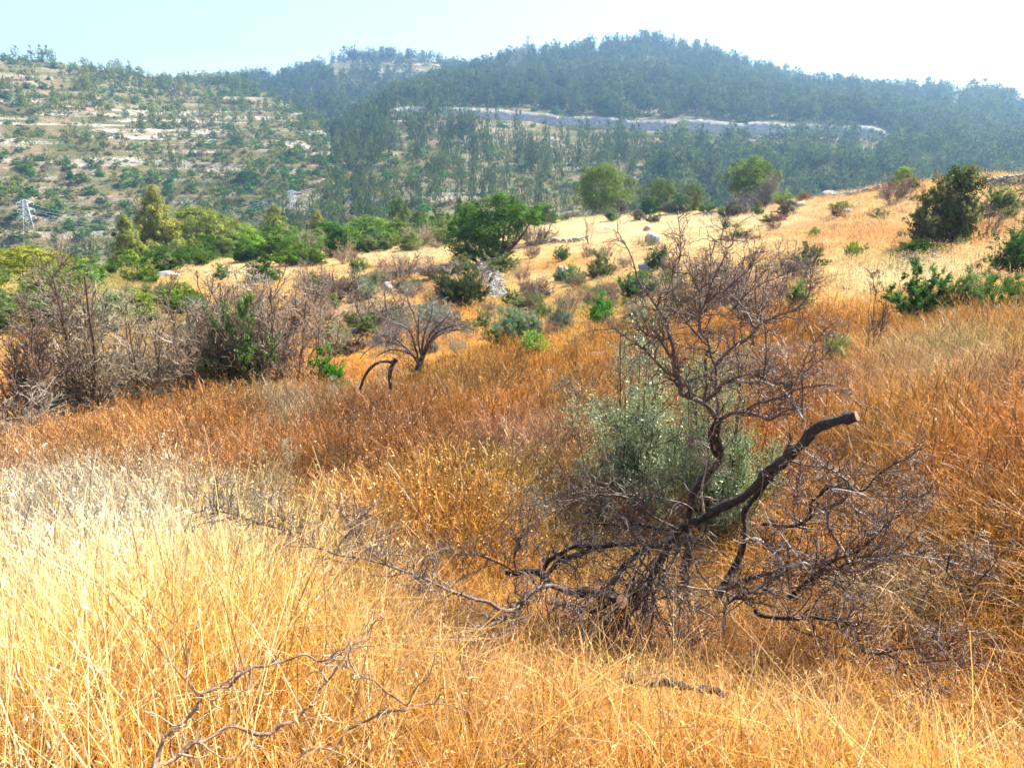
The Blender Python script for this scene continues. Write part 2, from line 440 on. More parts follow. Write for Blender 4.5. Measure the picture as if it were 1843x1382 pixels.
# ------------------------------------------------------------------ object helpers
def tag(o, label=None, cat=None, group=None, kind=None):
    if label: o["label"] = label
    if cat: o["category"] = cat
    if group: o["group"] = group
    if kind: o["kind"] = kind
    return o
def link(name, me, parent=None, loc=None, rz=0., scl=None, color=None):
    o = bpy.data.objects.new(name, me); COL.objects.link(o)
    if parent is not None: o.parent = parent
    if loc is not None: o.location = loc
    o.rotation_euler = (0, 0, rz)
    if scl is not None: o.scale = scl
    if color is not None: o.color = (*color, 1)
    return o
def thing(name, parts, label, cat, loc=(0, 0, 0), rz=0., scl=(1, 1, 1), color=(1, 1, 1), group=None, tilt=0.):
    """parts: [(part name, mesh)]; one part -> the mesh itself is the thing"""
    if len(parts) == 1:
        o = link(name, parts[0][1], None, loc, rz, scl, color)
    else:
        o = link(name, None, None, loc, rz, scl)
        for pn, me in parts: link(pn, me, o, color=color)
    if tilt: o.rotation_euler = (0, tilt, rz)
    return tag(o, label, cat, group)
def dpx(p):
    return (p[1] * cP - p[2] * sP) / F
def vp(u, v, r=None):
    if r is None: return ground(u, v)
    p = at(u, v, r); return np.array([p[0], p[1], float(H(p[0], p[1])[0])]), r
def put(name, protos, u, v, hpx, wpx, label, cat, color=(1, 1, 1), group=None, r=None, rz=None, sink=.02, tilt=0., proto=None, deep=1.):
    """stand a unit prototype (height 1, width 1) on the ground seen at photo pixel (u, v)"""
    p, rr = vp(u, v, r)
    px = dpx(p)
    h, w = hpx * px, wpx * px
    pr = protos[int(rng.integers(len(protos))) if proto is None else proto]
    jit = rng.uniform(.9, 1.1, 3)
    col = tuple(np.array(color) * jit)
    p = p - np.array([0, 0, sink * h])
    return thing(name, pr, label, cat, p, rng.uniform(0, 2 * pi) if rz is None else rz, (w, w * deep, h), col, group, tilt)

# ------------------------------------------------------------------ plant colour over the near hillside (albedo, by place)
STRAW, PALE, GOLD, RUST, BROWN, GREEN, OLIVE = map(np.array, ((.62, .37, .09), (.76, .60, .34), (.64, .30, .042), (.47, .18, .038), (.22, .12, .06), (.17, .22, .045), (.27, .24, .08)))
ROWS = [(300, STRAW), (400, PALE * .7 + STRAW * .3), (440, PALE * .6 + STRAW * .4), (500, STRAW * .7 + PALE * .3), (560, GOLD * .4 + STRAW * .6), (640, GOLD * .7 + STRAW * .3), (700, GOLD * .65 + RUST * .35), (780, GOLD * .25 + RUST * .75), (860, RUST * .85 + GOLD * .15), (930, GOLD * .6 + RUST * .4), (1050, GOLD),
        (1400, GOLD)]
BLOBS = [  # u, v, half width, half height, colour, strength
    (170, 1020, 380, 180, (.80, .69, .47), .95), (60, 1180, 260, 210, (.84, .72, .48), .9), (480, 1090, 200, 140, STRAW * .6 + PALE * .4, .8), (300, 1320, 360, 110, STRAW, .9), (900, 1320, 420, 110, GOLD * np.array([1.04, 1.04, .9]), .7), (1500, 1330, 300, 60, STRAW, .4),
    (700, 800, 90, 60, BROWN, .9), (620, 760, 80, 40, BROWN, .4), (470, 960, 90, 70, OLIVE, .8), (870, 930, 130, 60, OLIVE, .55), (1050, 970, 160, 80, OLIVE, .75), (1220, 1080, 160, 60, OLIVE, .6), (930, 850, 120, 50, (.45, .30, .22), .6),
    (800, 1000, 120, 50, BROWN, .3), (440, 720, 50, 60, GREEN, .45), (520, 760, 60, 60, (.5, .5, .33), .6), (860, 720, 90, 40, OLIVE, .45),
    (1050, 800, 60, 90, OLIVE, .4), (380, 860, 250, 30, RUST, .6), (200, 830, 200, 60, GOLD, .5),
    (1650, 500, 130, 30, PALE, .9), (1560, 520, 70, 30, PALE, .5), (1700, 640, 160, 22, (.6, .55, .25), .6), (1700, 690, 170, 40, PALE * .6 + RUST * .3, .6),
    (1780, 740, 60, 60, (.36, .22, .13), .6), (1640, 830, 160, 90, STRAW * .5 + GOLD * .5, .6), (1750, 880, 120, 70, RUST, .5), (1560, 900, 60, 60, OLIVE, .3), (1500, 720, 60, 60, (.5, .3, .2), .6),
    (1650, 1080, 140, 50, PALE, .7), (1800, 1230, 80, 60, RUST, .4), (1380, 1100, 120, 60, OLIVE, .4), (1100, 1160, 200, 30, RUST, .5),
    (1420, 640, 160, 70, RUST * .7 + GOLD * .3, .7), (1400, 530, 90, 50, BROWN, .5), (1500, 590, 90, 30, RUST * .6 + GOLD * .4, .8), (1700, 600, 120, 20, RUST * .6 + GOLD * .4, .8), (1640, 420, 200, 40, RUST * .5 + GOLD * .5, .6), (1480, 420, 120, 30, RUST * .4 + GOLD * .6, .5), (1620, 480, 60, 20, GREEN, .4),
    (1280, 400, 200, 18, PALE, .9), (1050, 415, 140, 20, PALE, .8), (1000, 500, 90, 22, STRAW * .5 + PALE * .5, .8), (1010, 475, 100, 16, RUST * .3 + STRAW * .7, .7), (720, 450, 90, 25, PALE, .6), (700, 480, 60, 8, RUST, .4), (430, 490, 80, 15, PALE, .9), (480, 530, 90, 20, STRAW, .6),
    (640, 560, 90, 40, (.40, .30, .22), .8), (750, 520, 80, 18, BROWN, .6), (900, 560, 90, 40, OLIVE, .6), (830, 575, 40, 20, GOLD, .8), (1050, 560, 130, 40, OLIVE, .6), (900, 640, 90, 25, GOLD, .8), (1130, 520, 90, 40, OLIVE, .5),
    (200, 600, 300, 90, (.22, .20, .10), .8), (100, 500, 200, 40, GREEN, .8), (1680, 340, 160, 12, RUST * .4 + GOLD * .5, .6), (1780, 400, 60, 30, OLIVE, .5)]
def tintcol(u, v, x, y):
    rows = np.array([r[0] for r in ROWS]); cols = np.array([r[1] for r in ROWS])
    c = np.stack([np.interp(v, rows, cols[:, k]) for k in range(3)], -1)
    n = fbm(x, y, 3.2, 3, 60)[:, None]; n2 = fbm(x, y, .9, 3, 64)[:, None]
    for bu, bv, su, sv, bc, w in BLOBS:
        k = w * np.exp(-.5 * (((u - bu) / (su * .75)) ** 2 + ((v - bv) / (sv * .75)) ** 2) ** 1.4)[:, None]
        k = np.clip(k * (1 + .8 * n), 0, 1)
        c = c * (1 - k) + np.asarray(bc) * k
    c = c * (1 + .4 * n2)
    w = np.clip(n - .12, 0, .4)
    return np.clip(c * (1 - w) + RUST * w, .01, .95)

# ------------------------------------------------------------------ ground sheet and far hills
def polar(name, th, r, hf, mat, extra):
    T, R = np.meshgrid(th, r, indexing='ij')
    x, y = (R * np.sin(T)).ravel(), (R * np.cos(T)).ravel()
    z = hf(x, y)
    idx = np.arange(len(x)).reshape(T.shape)
    Q = np.stack([idx[:-1, :-1], idx[:-1, 1:], idx[1:, 1:], idx[1:, :-1]], -1).reshape(-1, 4)
    me = mk(name, np.stack([x, y, z], -1), Q, attrs=extra(x, y, z), mats=[mat])
    o = link(name, me); tag(o, kind='structure')
    return o
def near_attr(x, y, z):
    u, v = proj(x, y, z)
    r = np.hypot(x, y)[:, None]; return {'tint': tintcol(u, v, x, y) * np.array([.72, .66, .6]) ** (1 + 3.4 * smooth((26 - r) / 12))}  # ground close by darkened: litter and soil tone, plus painted shade between tufts
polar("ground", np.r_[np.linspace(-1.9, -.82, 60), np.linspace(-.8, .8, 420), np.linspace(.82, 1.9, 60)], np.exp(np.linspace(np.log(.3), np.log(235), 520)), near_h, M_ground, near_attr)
def far_attr(x, y, z):
    th, r = np.arctan2(x, y), np.hypot(x, y)
    L, Ch, R_ = far_h(x, y)
    u, v = proj(x, y, z); rock = np.where(L >= np.maximum(Ch, R_) - .5, .4 + 1.2 * np.exp(-.5 * ((v - 235) / 35) ** 2) + .2 * (v > 300), np.where(R_ > Ch, .55, .7))
    return {'rock': rock}
def far_only(x, y):
    L, Ch, R_ = far_h(x, y)
    return np.maximum(np.maximum(L, Ch), np.maximum(R_, -75 + 2 * fbm(x, y, 60, 3, 44)))
polar("hills", np.linspace(-.85, .95, 820), np.exp(np.linspace(np.log(150), np.log(1180), 820)), far_only, M_hill, far_attr)
# the road bench cut into the far hill, and the pale rock face above it
ths = np.linspace(ROAD[0][3], ROAD[0][-2], 900)
rm = np.interp(ths, ROAD[0], ROAD[1]); zm = np.interp(ths, ROAD[0], ROAD[2]); ch = cut_h(ths)
def strip(name, lines, mat, kind='structure', label=None):
    V = np.stack(lines, 1); n, k, _ = V.shape
    idx = np.arange(n * k).reshape(n, k)
    Q = np.stack([idx[:-1, :-1], idx[1:, :-1], idx[1:, 1:], idx[:-1, 1:]], -1).reshape(-1, 4)
    o = link(name, mk(name, V.reshape(-1, 3), Q, mats=[mat])); tag(o, kind=kind)
    return o
pol = lambda r, z: np.stack([r * np.sin(ths), r * np.cos(ths), z], -1)
strip("road", [pol(rm + .5, zm + .1), pol(rm + BENCH - 1.2, zm + .1)], M_road)
jag = lambda k: noise(ths * 900, ths * 0 + k, 2.2, 70 + k) * .35
strip("road_cutting", [pol(rm + BENCH - 1.3, zm - .3), pol(rm + BENCH - 1. + jag(1), zm + ch * .35), pol(rm + BENCH - .2 + jag(2), zm + ch * .7), pol(rm + BENCH + .8, zm + ch * 1.02), pol(rm + BENCH + 4.5, zm + ch * 1.0 + .2)], M_cutrock)

# ------------------------------------------------------------------ plant prototypes, one unit high and wide
def crown(rg, prof, ncl, nl, crad, leaf, t0=.0, out=.35, asp=.45, droop=0., hollow=.55, upn=.3, lvspan=(.55, 1.35)):
    """clumps of leaves filling an envelope; prof(t) = radius at height t"""
    t = rg.uniform(t0, 1, ncl * 3); pr = prof(t); keep = rg.uniform(0, .5, ncl * 3) < pr + .06
    t, pr = t[keep][:ncl], pr[keep][:ncl]; n = len(t)
    a = rg.uniform(0, 2 * pi, n); q = np.sqrt(rg.uniform(hollow ** 2, 1, n)) * (1 + .18 * rg.normal(size=n))
    lob = 1 + .22 * np.sin(a * 3 + t * 7 + rg.uniform(0, 6)) + .12 * np.sin(a * 5 - t * 11)
    C = np.stack([np.cos(a) * pr * q * lob, np.sin(a) * pr * q * lob, t + rg.normal(size=n) * .02], -1)
    cl = rg.uniform(*lvspan, n); cr = crad * rg.uniform(.6, 1.4, n)
    D = norm(rg.normal(size=(n, nl, 3))); rad = cr[:, None] * rg.uniform(.25, 1, (n, nl)) ** .5
    P = C[:, None] + D * rad[..., None] * np.array([1, 1, .8])
    P[..., 2] -= droop * np.hypot(P[..., 0], P[..., 1])
    No = norm(D + norm(C - np.array([0, 0, .45]))[:, None] * out * 2 + np.array([0, 0, upn]) + .5 * rg.normal(size=P.shape))
    L = leaf * rg.uniform(.6, 1.5, n * nl)
    lv = (cl[:, None] * rg.uniform(.8, 1.2, (n, nl))).ravel()
    P = P.reshape(-1, 3); ok = P[:, 2] > -.01
    return leaves(P[ok], No.reshape(-1, 3)[ok], L[ok], L[ok] * asp, lv[ok], rg)
def stem_mesh(name, polys, mat, n=6, lvr=(.8, 1.2), rg=rng):
    parts = []
    for P, R in polys:
        parts.append(tubes(P, R, n, rg.uniform(*lvr, len(P))))
    V, Q, L = merge(parts)
    return mk(name, V, Q, {'lv': L}, [mat])
def line(p0, p1, K, wob, rg):
    t = np.linspace(0, 1, K)[:, None]
    w = rg.normal(size=(K, 3)) * wob; w[0] = 0
    return np.asarray(p0) * (1 - t) + np.asarray(p1) * t + np.cumsum(w, 0) * .5
def pine(seed, ncl, nl, crad, leaf, kind, mat=None):
    rg = np.random.default_rng(seed)
    if kind == 'cone': prof = lambda t: .5 * np.clip((1 - t) ** .75 * (t * 9 + .35).clip(0, 1), .02, 1) * (1 + .12 * np.sin(t * 25 + seed))
    elif kind == 'col': prof = lambda t: .5 * np.clip(np.sin(pi * (t * .93 + .05)) ** .55, .05, 1) * (1 + .2 * np.sin(t * 17 + seed))
    else: prof = lambda t: .5 * np.clip(np.sin(pi * np.clip((t - .22) / .80, 0, 1)) ** .5, .0, 1)
    t0 = {'cone': .03, 'col': .08, 'umb': .25}[kind]
    V, Q, L = crown(rg, prof, ncl, nl, crad, leaf, t0=t0, asp=.3, droop=0, hollow=.45, upn=.5, lvspan=(.5, 1.4))
    cr = mk("crown", V, Q, {'lv': L}, [mat or M_needle])
    lean = rg.normal(size=3) * .03
    tr = [(line((0, 0, -.03), (lean[0], lean[1], .93), 8, .008, rg)[None], np.linspace(.022, .004, 8)[None])]
    P, R = sprout(*tr[0], 26, (.2, .5), (1.0, 1.5), rg, K=5, crook=.15, up=.35, rk=.4, rmin=.003, t0=.25)
    return [("trunk", stem_mesh("trunk", tr + [(P, R)], M_trunk, 5)), ("crown", cr)]
pines_near = [pine(11, 260, 60, .085, .022, 'cone'), pine(12, 240, 60, .10, .022, 'col'), pine(13, 260, 60, .085, .022, 'cone')]
umb_near = [pine(21, 220, 60, .11, .024, 'umb'), pine(22, 220, 60, .11, .024, 'umb')]
def farpine(seed, kind, mat):
    p = pine(seed, 46, 9, .10, .055, kind, mat)
    return p
def oneparts(parts, name="tree"):
    """join crown and trunk of a far tree into one mesh (too small in the photo to show parts)"""
    vs, qs, ls, mi, mats, o = [], [], [], [], [], 0
    for k, (_, me) in enumerate(parts):
        nv, nf = len(me.vertices), len(me.polygons)
        co = np.empty(nv * 3, np.float32); me.vertices.foreach_get("co", co)
        li = np.empty(len(me.loops), np.int32); me.loops.foreach_get("vertex_index", li)
        lv = np.empty(nv, np.float32); me.attributes['lv'].data.foreach_get("value", lv)
        vs.append(co.reshape(-1, 3)); qs.append(li.reshape(-1, 4) + o); ls.append(lv); mi.append(np.full(nf, k)); mats.append(me.materials[0]); o += nv
    return mk(name, np.concatenate(vs), qs, {'lv': np.concatenate(ls)}, mats, midx=np.concatenate(mi))
far_kinds = [('cone', 31), ('col', 32), ('col', 33), ('cone', 34), ('umb', 35), ('col', 36), ('cone', 37), ('umb', 38)]
pines_far = [[("tree", oneparts(farpine(s, k, M_needle)))] for k, s in far_kinds]
pines_forest = [oneparts(farpine(s + 40, k, M_leaf_i)) for k, s in far_kinds]

def shrub(seed, ncl, nl, crad, leaf, mat=None, asp=.55, prof=None, stems=10, upn=.4, out=.35, span=(.55, 1.35), hollow=.5):
    rg = np.random.default_rng(seed)
    prof = prof or (lambda t: .5 * np.clip((1 - (t * 1.02) ** 2.4), .02, 1) ** .5 * (.86 + .14 * np.sin(t * 9 + seed)))
    V, Q, L = crown(rg, prof, ncl, nl, crad, leaf, asp=asp, upn=upn, out=out, lvspan=span, hollow=hollow)
    cr = mk("foliage", V, Q, {'lv': L}, [mat or M_leaf])
    P = np.stack([line((0, 0, -.04), (rg.normal() * .22, rg.normal() * .22, rg.uniform(.5, .85)), 7, .02, rg) for _ in range(stems)])
    R = np.linspace(.014, .004, 7)[None] * rg.uniform(.6, 1.3, (stems, 1))
    P2, R2 = sprout(P, R, stems * 6, (.15, .4), (.4, 1.1), rg, K=5, crook=.2, up=.2, rmin=.002)
    return [("stem", stem_mesh("stem", [(P, R), (P2, R2)], M_trunk, 4)), ("foliage", cr)]
shrubs = [shrub(51, 150, 55, .10, .022), shrub(52, 150, 55, .11, .022), shrub(53, 150, 55, .09, .022), shrub(54, 130, 55, .12, .022)]
wispy = [shrub(61, 130, 45, .11, .028, asp=.22, upn=.1, stems=16), shrub(62, 130, 45, .12, .028, asp=.22, upn=.1, stems=16)]
shrubs_far = [[("tree", oneparts(shrub(s, 34, 10, .15, .07, stems=3)))] for s in (71, 72, 73, 74)]
scrub_src = [oneparts(shrub(s, 26, 9, .16, .08, M_leaf_i, stems=2)) for s in (76, 77, 78)]
def leafy(seed, nstem, spread, n2, n3, nl, leaf, asp, mat, prof=1.0, up=.25, span=(.6, 1.4), along=False, jit=.012, tall=1.):
    """bush of spreading stems whose twigs carry the leaves: ragged outline, stems showing between"""
    rg = np.random.default_rng(seed); P = []
    for k in range(nstem):
        a = rg.uniform(0, 2 * pi); q = spread * rg.uniform(.15, 1) * .5
        e = np.array([cos(a) * q * .95, sin(a) * q * .95, tall * rg.uniform(.35, .95) * (1 - .3 * (q / spread * 2) ** 2)])
        b = np.array([cos(a) * .07, sin(a) * .07, -.03]) * rg.uniform(.2, 1.3)
        P.append(catmull([b, (b + e) / 2 + np.array([cos(a) * q * .15, sin(a) * q * .15, rg.normal() * .03]), e], 8))
    P = np.stack(P); R = np.linspace(.008, .003, 8)[None] * rg.uniform(.6, 1.2, (nstem, 1))
    P2, R2 = sprout(P, R, n2, (.16, .38), (.3, 1.0), rg, K=6, crook=.16, up=up, rmin=.0025)
    P3, R3 = sprout(P2, R2, n3, (.07, .20), (.25, .9), rg, K=5, crook=.16, up=up * .8, rmin=.0015, lfall=.3)
    i = rg.integers(0, n3, nl); t = rg.uniform(.1, 4, nl); k = np.minimum(t.astype(int), 3); f = (t - k)[:, None]
    C = P3[i, k] * (1 - f) + P3[i, k + 1] * f; T = norm(P3[i, k + 1] - P3[i, k])
    ax = norm(T + .75 * norm(rg.normal(size=(nl, 3)))) if along else norm(rg.normal(size=(nl, 3)))
    C = C + rg.normal(size=(nl, 3)) * jit + (ax * leaf * .8 if along else 0)
    No = norm(np.cross(ax, rg.normal(size=(nl, 3))) + np.array([0, 0, .5]))
    tv = rg.uniform(*span, n3)[i] * rg.uniform(.75, 1.25, nl)
    Ls = leaf * rg.uniform(.6, 1.4, nl); ok = C[:, 2] > 0
    V, Q, L = leaves(C[ok], No[ok], Ls[ok], Ls[ok] * asp, tv[ok], rg, axis=ax[ok])
    return [("stem", stem_mesh("stem", [(P, R), (P2, R2), (P3, R3)], M_trunk, 4)), ("foliage", mk("foliage", V, Q, {'lv': L}, [mat]))]
olives = [leafy(81, 26, 1.05, 300, 1500, 34000, .0105, .26, M_olive, up=.06, jit=.02), leafy(82, 30, 1.05, 320, 1600, 36000, .0095, .26, M_olive, up=.04, jit=.02)]
wispy = [leafy(61, 18, 1., 140, 460, 17000, .018, .30, M_leaf, along=True), leafy(62, 20, 1., 140, 460, 17000, .017, .32, M_leaf, along=True), leafy(63, 16, 1., 130, 440, 15000, .017, .45, M_leaf)]
shrubs += [leafy(64, 22, 1., 160, 520, 8500, .020, .6, M_leaf, jit=.02), leafy(65, 20, 1., 170, 520, 8500, .021, .6, M_leaf, jit=.02), leafy(66, 24, 1., 180, 560, 8500, .019, .6, M_leaf, jit=.02)]
def oak_parts():
    rg = np.random.default_rng(91)
    cent = [(-.26, 0, .30, .24), (-.12, .05, .55, .27), (.08, 0, .76, .25), (.02, -.1, .50, .25), (.30, 0, .72, .19), (.42, .05, .66, .13), (-.20, .1, .72, .18), (.2, .1, .6, .22), (-.34, 0, .48, .15), (.14, -.05, .88, .14), (-.3, -.05, .12, .16), (-.05, -.1, .25, .18)]
    parts = []
    for x, y, z, s in cent:
        n = int(1500 * (s / .25) ** 2); ncl = max(12, int(60 * (s / .25) ** 2))
        D = norm(rg.normal(size=(ncl, 3))); C = np.array([x, y, z]) + D * s * rg.uniform(.55, 1.05, (ncl, 1))
        cl = rg.uniform(.6, 1.4, ncl)
        k = 55; d = norm(rg.normal(size=(ncl, k, 3)))
        P = C[:, None] + d * (s * .26 * rg.uniform(.3, 1.1, (ncl, k)) ** .6)[..., None]
        No = norm(d + D[:, None] * .8 + np.array([0, 0, .4]) + .5 * rg.normal(size=P.shape))
        P = P.reshape(-1, 3); Ls = .011 * rg.uniform(.6, 1.5, len(P)); ok = P[:, 2] > 0
        parts.append(leaves(P[ok], No.reshape(-1, 3)[ok], Ls[ok], Ls[ok] * .6, np.repeat(cl, k)[ok] * rg.uniform(.8, 1.2, ok.sum()), rg))
    V, Q, L = merge(parts)
    st = []
    for x, y, z, s in cent:
        b = np.array([rg.normal() * .05 - .02, rg.normal() * .05, -.03])
        m_ = (b + np.array([x, y, z])) / 2 + np.array([x * .15, 0, -.06])
        st.append(catmull([b, m_, (x, y, z)], 8))
    P = np.stack(st); R = np.linspace(.017, .006, 8)[None] * rg.uniform(.8, 1.3, (len(st), 1))
    P2, R2 = sprout(P, R, 130, (.15, .35), (.4, 1.1), rg, K=5, crook=.25, up=.2, rmin=.0015)
    return [("trunk", stem_mesh("trunk", [(P, R), (P2, R2)], M_trunk, 5)), ("crown", mk("crown", V, Q, {'lv': L}, [M_leaf]))]
oak = oak_parts()

def bare(seed, nstem, spread, n2, n3, n4, thick=.014, tall=1., base=.1, crook=.16, mat=None, tw=.0028):
    rg = np.random.default_rng(seed)
    P = []
    for k in range(nstem):
        a = rg.uniform(0, 2 * pi); s = spread * rg.uniform(.3, 1) * .5
        b = np.array([cos(a) * base * rg.uniform(0, 1), sin(a) * base * rg.uniform(0, 1), -.03])
        e = np.array([cos(a) * s, sin(a) * s, tall * rg.uniform(.55, .95)])
        m_ = (b + e) / 2 + np.array([cos(a) * s * .2, sin(a) * s * .2, rg.normal() * .04])
        c = catmull([b, m_, e], 9); c[1:] += rg.normal(size=(8, 3)) * .012
        P.append(c)
    P = np.stack(P); R = np.linspace(1, .3, 9)[None] * thick * rg.uniform(.5, 1.2, (nstem, 1))
    P2, R2 = sprout(P, R, n2, (.22, .5), (.3, 1.0), rg, K=7, crook=crook, up=.18, rmin=tw * 1.6)
    P3, R3 = sprout(P2, R2, n3, (.12, .3), (.3, 1.1), rg, K=6, crook=crook * 1.2, up=.12, rmin=tw * 1.2)
    P4, R4 = sprout(P3, R3, n4, (.05, .15), (.3, 1.2), rg, K=4, crook=.3, up=.05, rmin=tw)
    return [("stem", stem_mesh("stem", [(P, R)], M_bark2, 6)), ("twigs", stem_mesh("twigs", [(P2, R2), (P3, R3), (P4, R4)], M_twig, 3, (.6, 1.4), rg))]
bares = [bare(101, 12, 1.0, 90, 500, 1500), bare(102, 16, 1.0, 110, 500, 1500), bare(103, 9, 1.0, 80, 480, 1400, crook=.22), bare(104, 14, 1.0, 100, 520, 1500)]
baretrees = [bare(105, 5, .55, 60, 420, 1600, thick=.022, base=.04, crook=.2), bare(106, 4, .6, 60, 420, 1600, thick=.025, base=.03, crook=.2)]
sparse = [bare(107, 3, .5, 14, 40, 60, thick=.02, base=.03, crook=.22, tw=.004), bare(108, 4, .8, 16, 50, 70, thick=.018, base=.05, crook=.25, tw=.004)]

# ------------------------------------------------------------------ scatter (for stuff nobody could count)
def scatter(name, P, rot, scl, idx, tint, meshes, kind='stuff'):
    src = bpy.data.collections.new(name + "_kinds")
    for i, me in enumerate(meshes):
        src.objects.link(bpy.data.objects.new("%s_%02d" % (name, i), me))
    me = bpy.data.meshes.new(name); n = len(P)
    me.vertices.add(n); me.vertices.foreach_set("co", np.asarray(P, np.float32).ravel())
    for k, t, a, f in (('rot', 'FLOAT_VECTOR', rot, 'vector'), ('scl', 'FLOAT_VECTOR', scl, 'vector'), ('idx', 'INT', idx, 'value'), ('tint', 'FLOAT_COLOR', np.c_[tint, np.ones(n)], 'color')):
        me.attributes.new(k, t, 'POINT').data.foreach_set(f, np.asarray(a, np.int32 if t == 'INT' else np.float32).ravel())
    o = link(name, me); tag(o, kind=kind)
    g = bpy.data.node_groups.new(name, 'GeometryNodeTree')
    g.interface.new_socket("Geometry", in_out='INPUT', socket_type='NodeSocketGeometry')
    g.interface.new_socket("Geometry", in_out='OUTPUT', socket_type='NodeSocketGeometry')
    n_ = g.nodes; gi, go = n_.new("NodeGroupInput"), n_.new("NodeGroupOutput")
    ci = n_.new("GeometryNodeCollectionInfo"); ci.inputs[0].default_value = src; ci.inputs['Separate Children'].default_value = True; ci.inputs['Reset Children'].default_value = True
    ip = n_.new("GeometryNodeInstanceOnPoints"); ip.inputs['Pick Instance'].default_value = True
    def na(k, t):
        x = n_.new("GeometryNodeInputNamedAttribute"); x.data_type = t; x.inputs[0].default_value = k; return x.outputs[0]
    l = g.links
    l.new(gi.outputs[0], ip.inputs['Points']); l.new(ci.outputs[0], ip.inputs['Instance'])
    l.new(na('idx', 'INT'), ip.inputs['Instance Index']); l.new(na('scl', 'FLOAT_VECTOR'), ip.inputs['Scale'])
    er = n_.new("FunctionNodeEulerToRotation"); l.new(na('rot', 'FLOAT_VECTOR'), er.inputs[0]); l.new(er.outputs[0], ip.inputs['Rotation'])
    l.new(ip.outputs[0], go.inputs[0])
    md = o.modifiers.new("scatter", 'NODES'); md.node_group = g
    return o

M_straw_v = leafmat("dry_grass_blades", src='NONE', transl=.30, gloss=.03, rough=.45)
def scatter_real(name, P, rot, scl, idx, tint, meshes, mat=None):
    """the same, as one plain mesh (faster to trace where the tufts overlap)"""
    Vs, Qs, Cs, o = [], [], [], 0
    cx, sx, cy_, sy, cz_, sz = np.cos(rot[:, 0]), np.sin(rot[:, 0]), np.cos(rot[:, 1]), np.sin(rot[:, 1]), np.cos(rot[:, 2]), np.sin(rot[:, 2])
    Rm = np.stack([np.stack([cz_ * cy_, cz_ * sy * sx - sz * cx, cz_ * sy * cx + sz * sx], -1), np.stack([sz * cy_, sz * sy * sx + cz_ * cx, sz * sy * cx - cz_ * sx], -1),
                   np.stack([-sy, cy_ * sx, cy_ * cx], -1)], 1)
    for k, me in enumerate(meshes):
        w = np.nonzero(idx == k)[0]
        if not len(w): continue
        nv = len(me.vertices)
        co = np.empty(nv * 3, np.float32); me.vertices.foreach_get("co", co); co = co.reshape(-1, 3)
        li = np.empty(len(me.loops), np.int32); me.loops.foreach_get("vertex_index", li); li = li.reshape(-1, 4)
        lv = np.empty(nv, np.float32); me.attributes['lv'].data.foreach_get("value", lv)
        V = np.einsum('nij,nvj->nvi', Rm[w].astype(np.float32), co[None] * scl[w][:, None].astype(np.float32)) + P[w][:, None]
        Vs.append(V.reshape(-1, 3).astype(np.float32))
        Qs.append((li[None] + (np.arange(len(w)) * nv)[:, None, None] + o).reshape(-1, 4).astype(np.int32)); o += nv * len(w)
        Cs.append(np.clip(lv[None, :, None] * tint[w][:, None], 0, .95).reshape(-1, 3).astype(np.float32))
    me = mk(name, np.concatenate(Vs), Qs, {'lv': np.concatenate(Cs)}, [mat or M_straw_v], smooth_=False)
    print(name, len(me.polygons))
    o = link(name, me); return tag(o, kind='stuff')

# ------------------------------------------------------------------ far pines and scrub
def sample(n, r0, r1, th0=-.68, th1=.68, p=2.0):
    q = rng.uniform(0, 1, n); r = (r0 ** p + (r1 ** p - r0 ** p) * q) ** (1 / p); th = rng.uniform(th0, th1, n)
    return r * np.sin(th), r * np.cos(th)
def which(x, y):
    L, Ch, R_ = far_h(x, y)
    k = np.where((L >= Ch) & (L >= R_), 0, np.where(Ch >= R_, 1, 2))
    return k, np.maximum(np.maximum(L, Ch), R_)
x, y = sample(62000, 235, 1010, p=1.7)
k, z = which(x, y); u, v = proj(x, y, z)
r = np.hypot(x, y); th = np.arctan2(x, y)
rmr = np.interp(th, ROAD[0], ROAD[1])
nz = fbm(x, y, 55, 3, 80); nf = fbm(x, y, 16, 2, 84)
def box(u, v, a, b, c, d, e=15):
    return smooth((u - a) / e + .5) * smooth((b - u) / e + .5) * smooth((v - c) / e + .5) * smooth((d - v) / e + .5)
pL = .115 + .9 * box(u, v, 150, 700, 60, 166) * np.clip(.9 + nz, 0, 1) + .45 * box(u, v, 290, 590, 150, 240, 30) * np.clip(.6 + 1.5 * nz, 0, 1) + .5 * box(u, v, -100, 150, 60, 118) + .06 * box(u, v, -200, 330, 170, 230)
pL *= np.clip(.75 + .9 * nf, .1, 1.6)
pL = np.where((v > 390), pL * .5, pL)
pC = .95 * np.clip(1.0 + 1.2 * nz, 0, 1) * np.where((u > 590) & (u < 800) & (v < 142) & (v > 112), .22, 1) * np.where((u > 640) & (u < 720) & (v > 150) & (v < 165), .3, 1)
pRu = np.clip(1.1 + 1.1 * nz, 0.25, 1) * np.where(r < rmr + BENCH + 12, .15, 1)
pRl = np.clip(.40 + .95 * smooth((u - 1120) / 200) + .75 * (1 - smooth((u - 640) / 90)) + .35 * box(u, v, 900, 1250, 270, 330, 40), 0, 1) * np.clip(.9 + 1.0 * nz, 0.1, 1.2)
pRl = pRl * np.where((r > rmr - 26) & (u < 1600), .10, 1) * np.where((r > rmr - 85) & (u > 1150) & (u < 1600), .22, 1) * np.where(r > rmr - 1, 0, 1) * np.where((u > 850) & (v < 262) & (u < 1300), .35, 1)
pRl = pRl * np.where((v > 385) & (u < 520), .15, 1)
pr = np.where(k == 0, pL * np.where((v > 385) & (u < 560), .4, 1), np.where(k == 1, pC, np.where(r < rmr + BENCH, pRl, pRu)))
dens = np.interp(r, [235, 400, 600, 1000], [.40, .42, .30, .26])
keep = (rng.uniform(0, 1, len(x)) < pr * dens) & (u > -160) & (u < 2000)
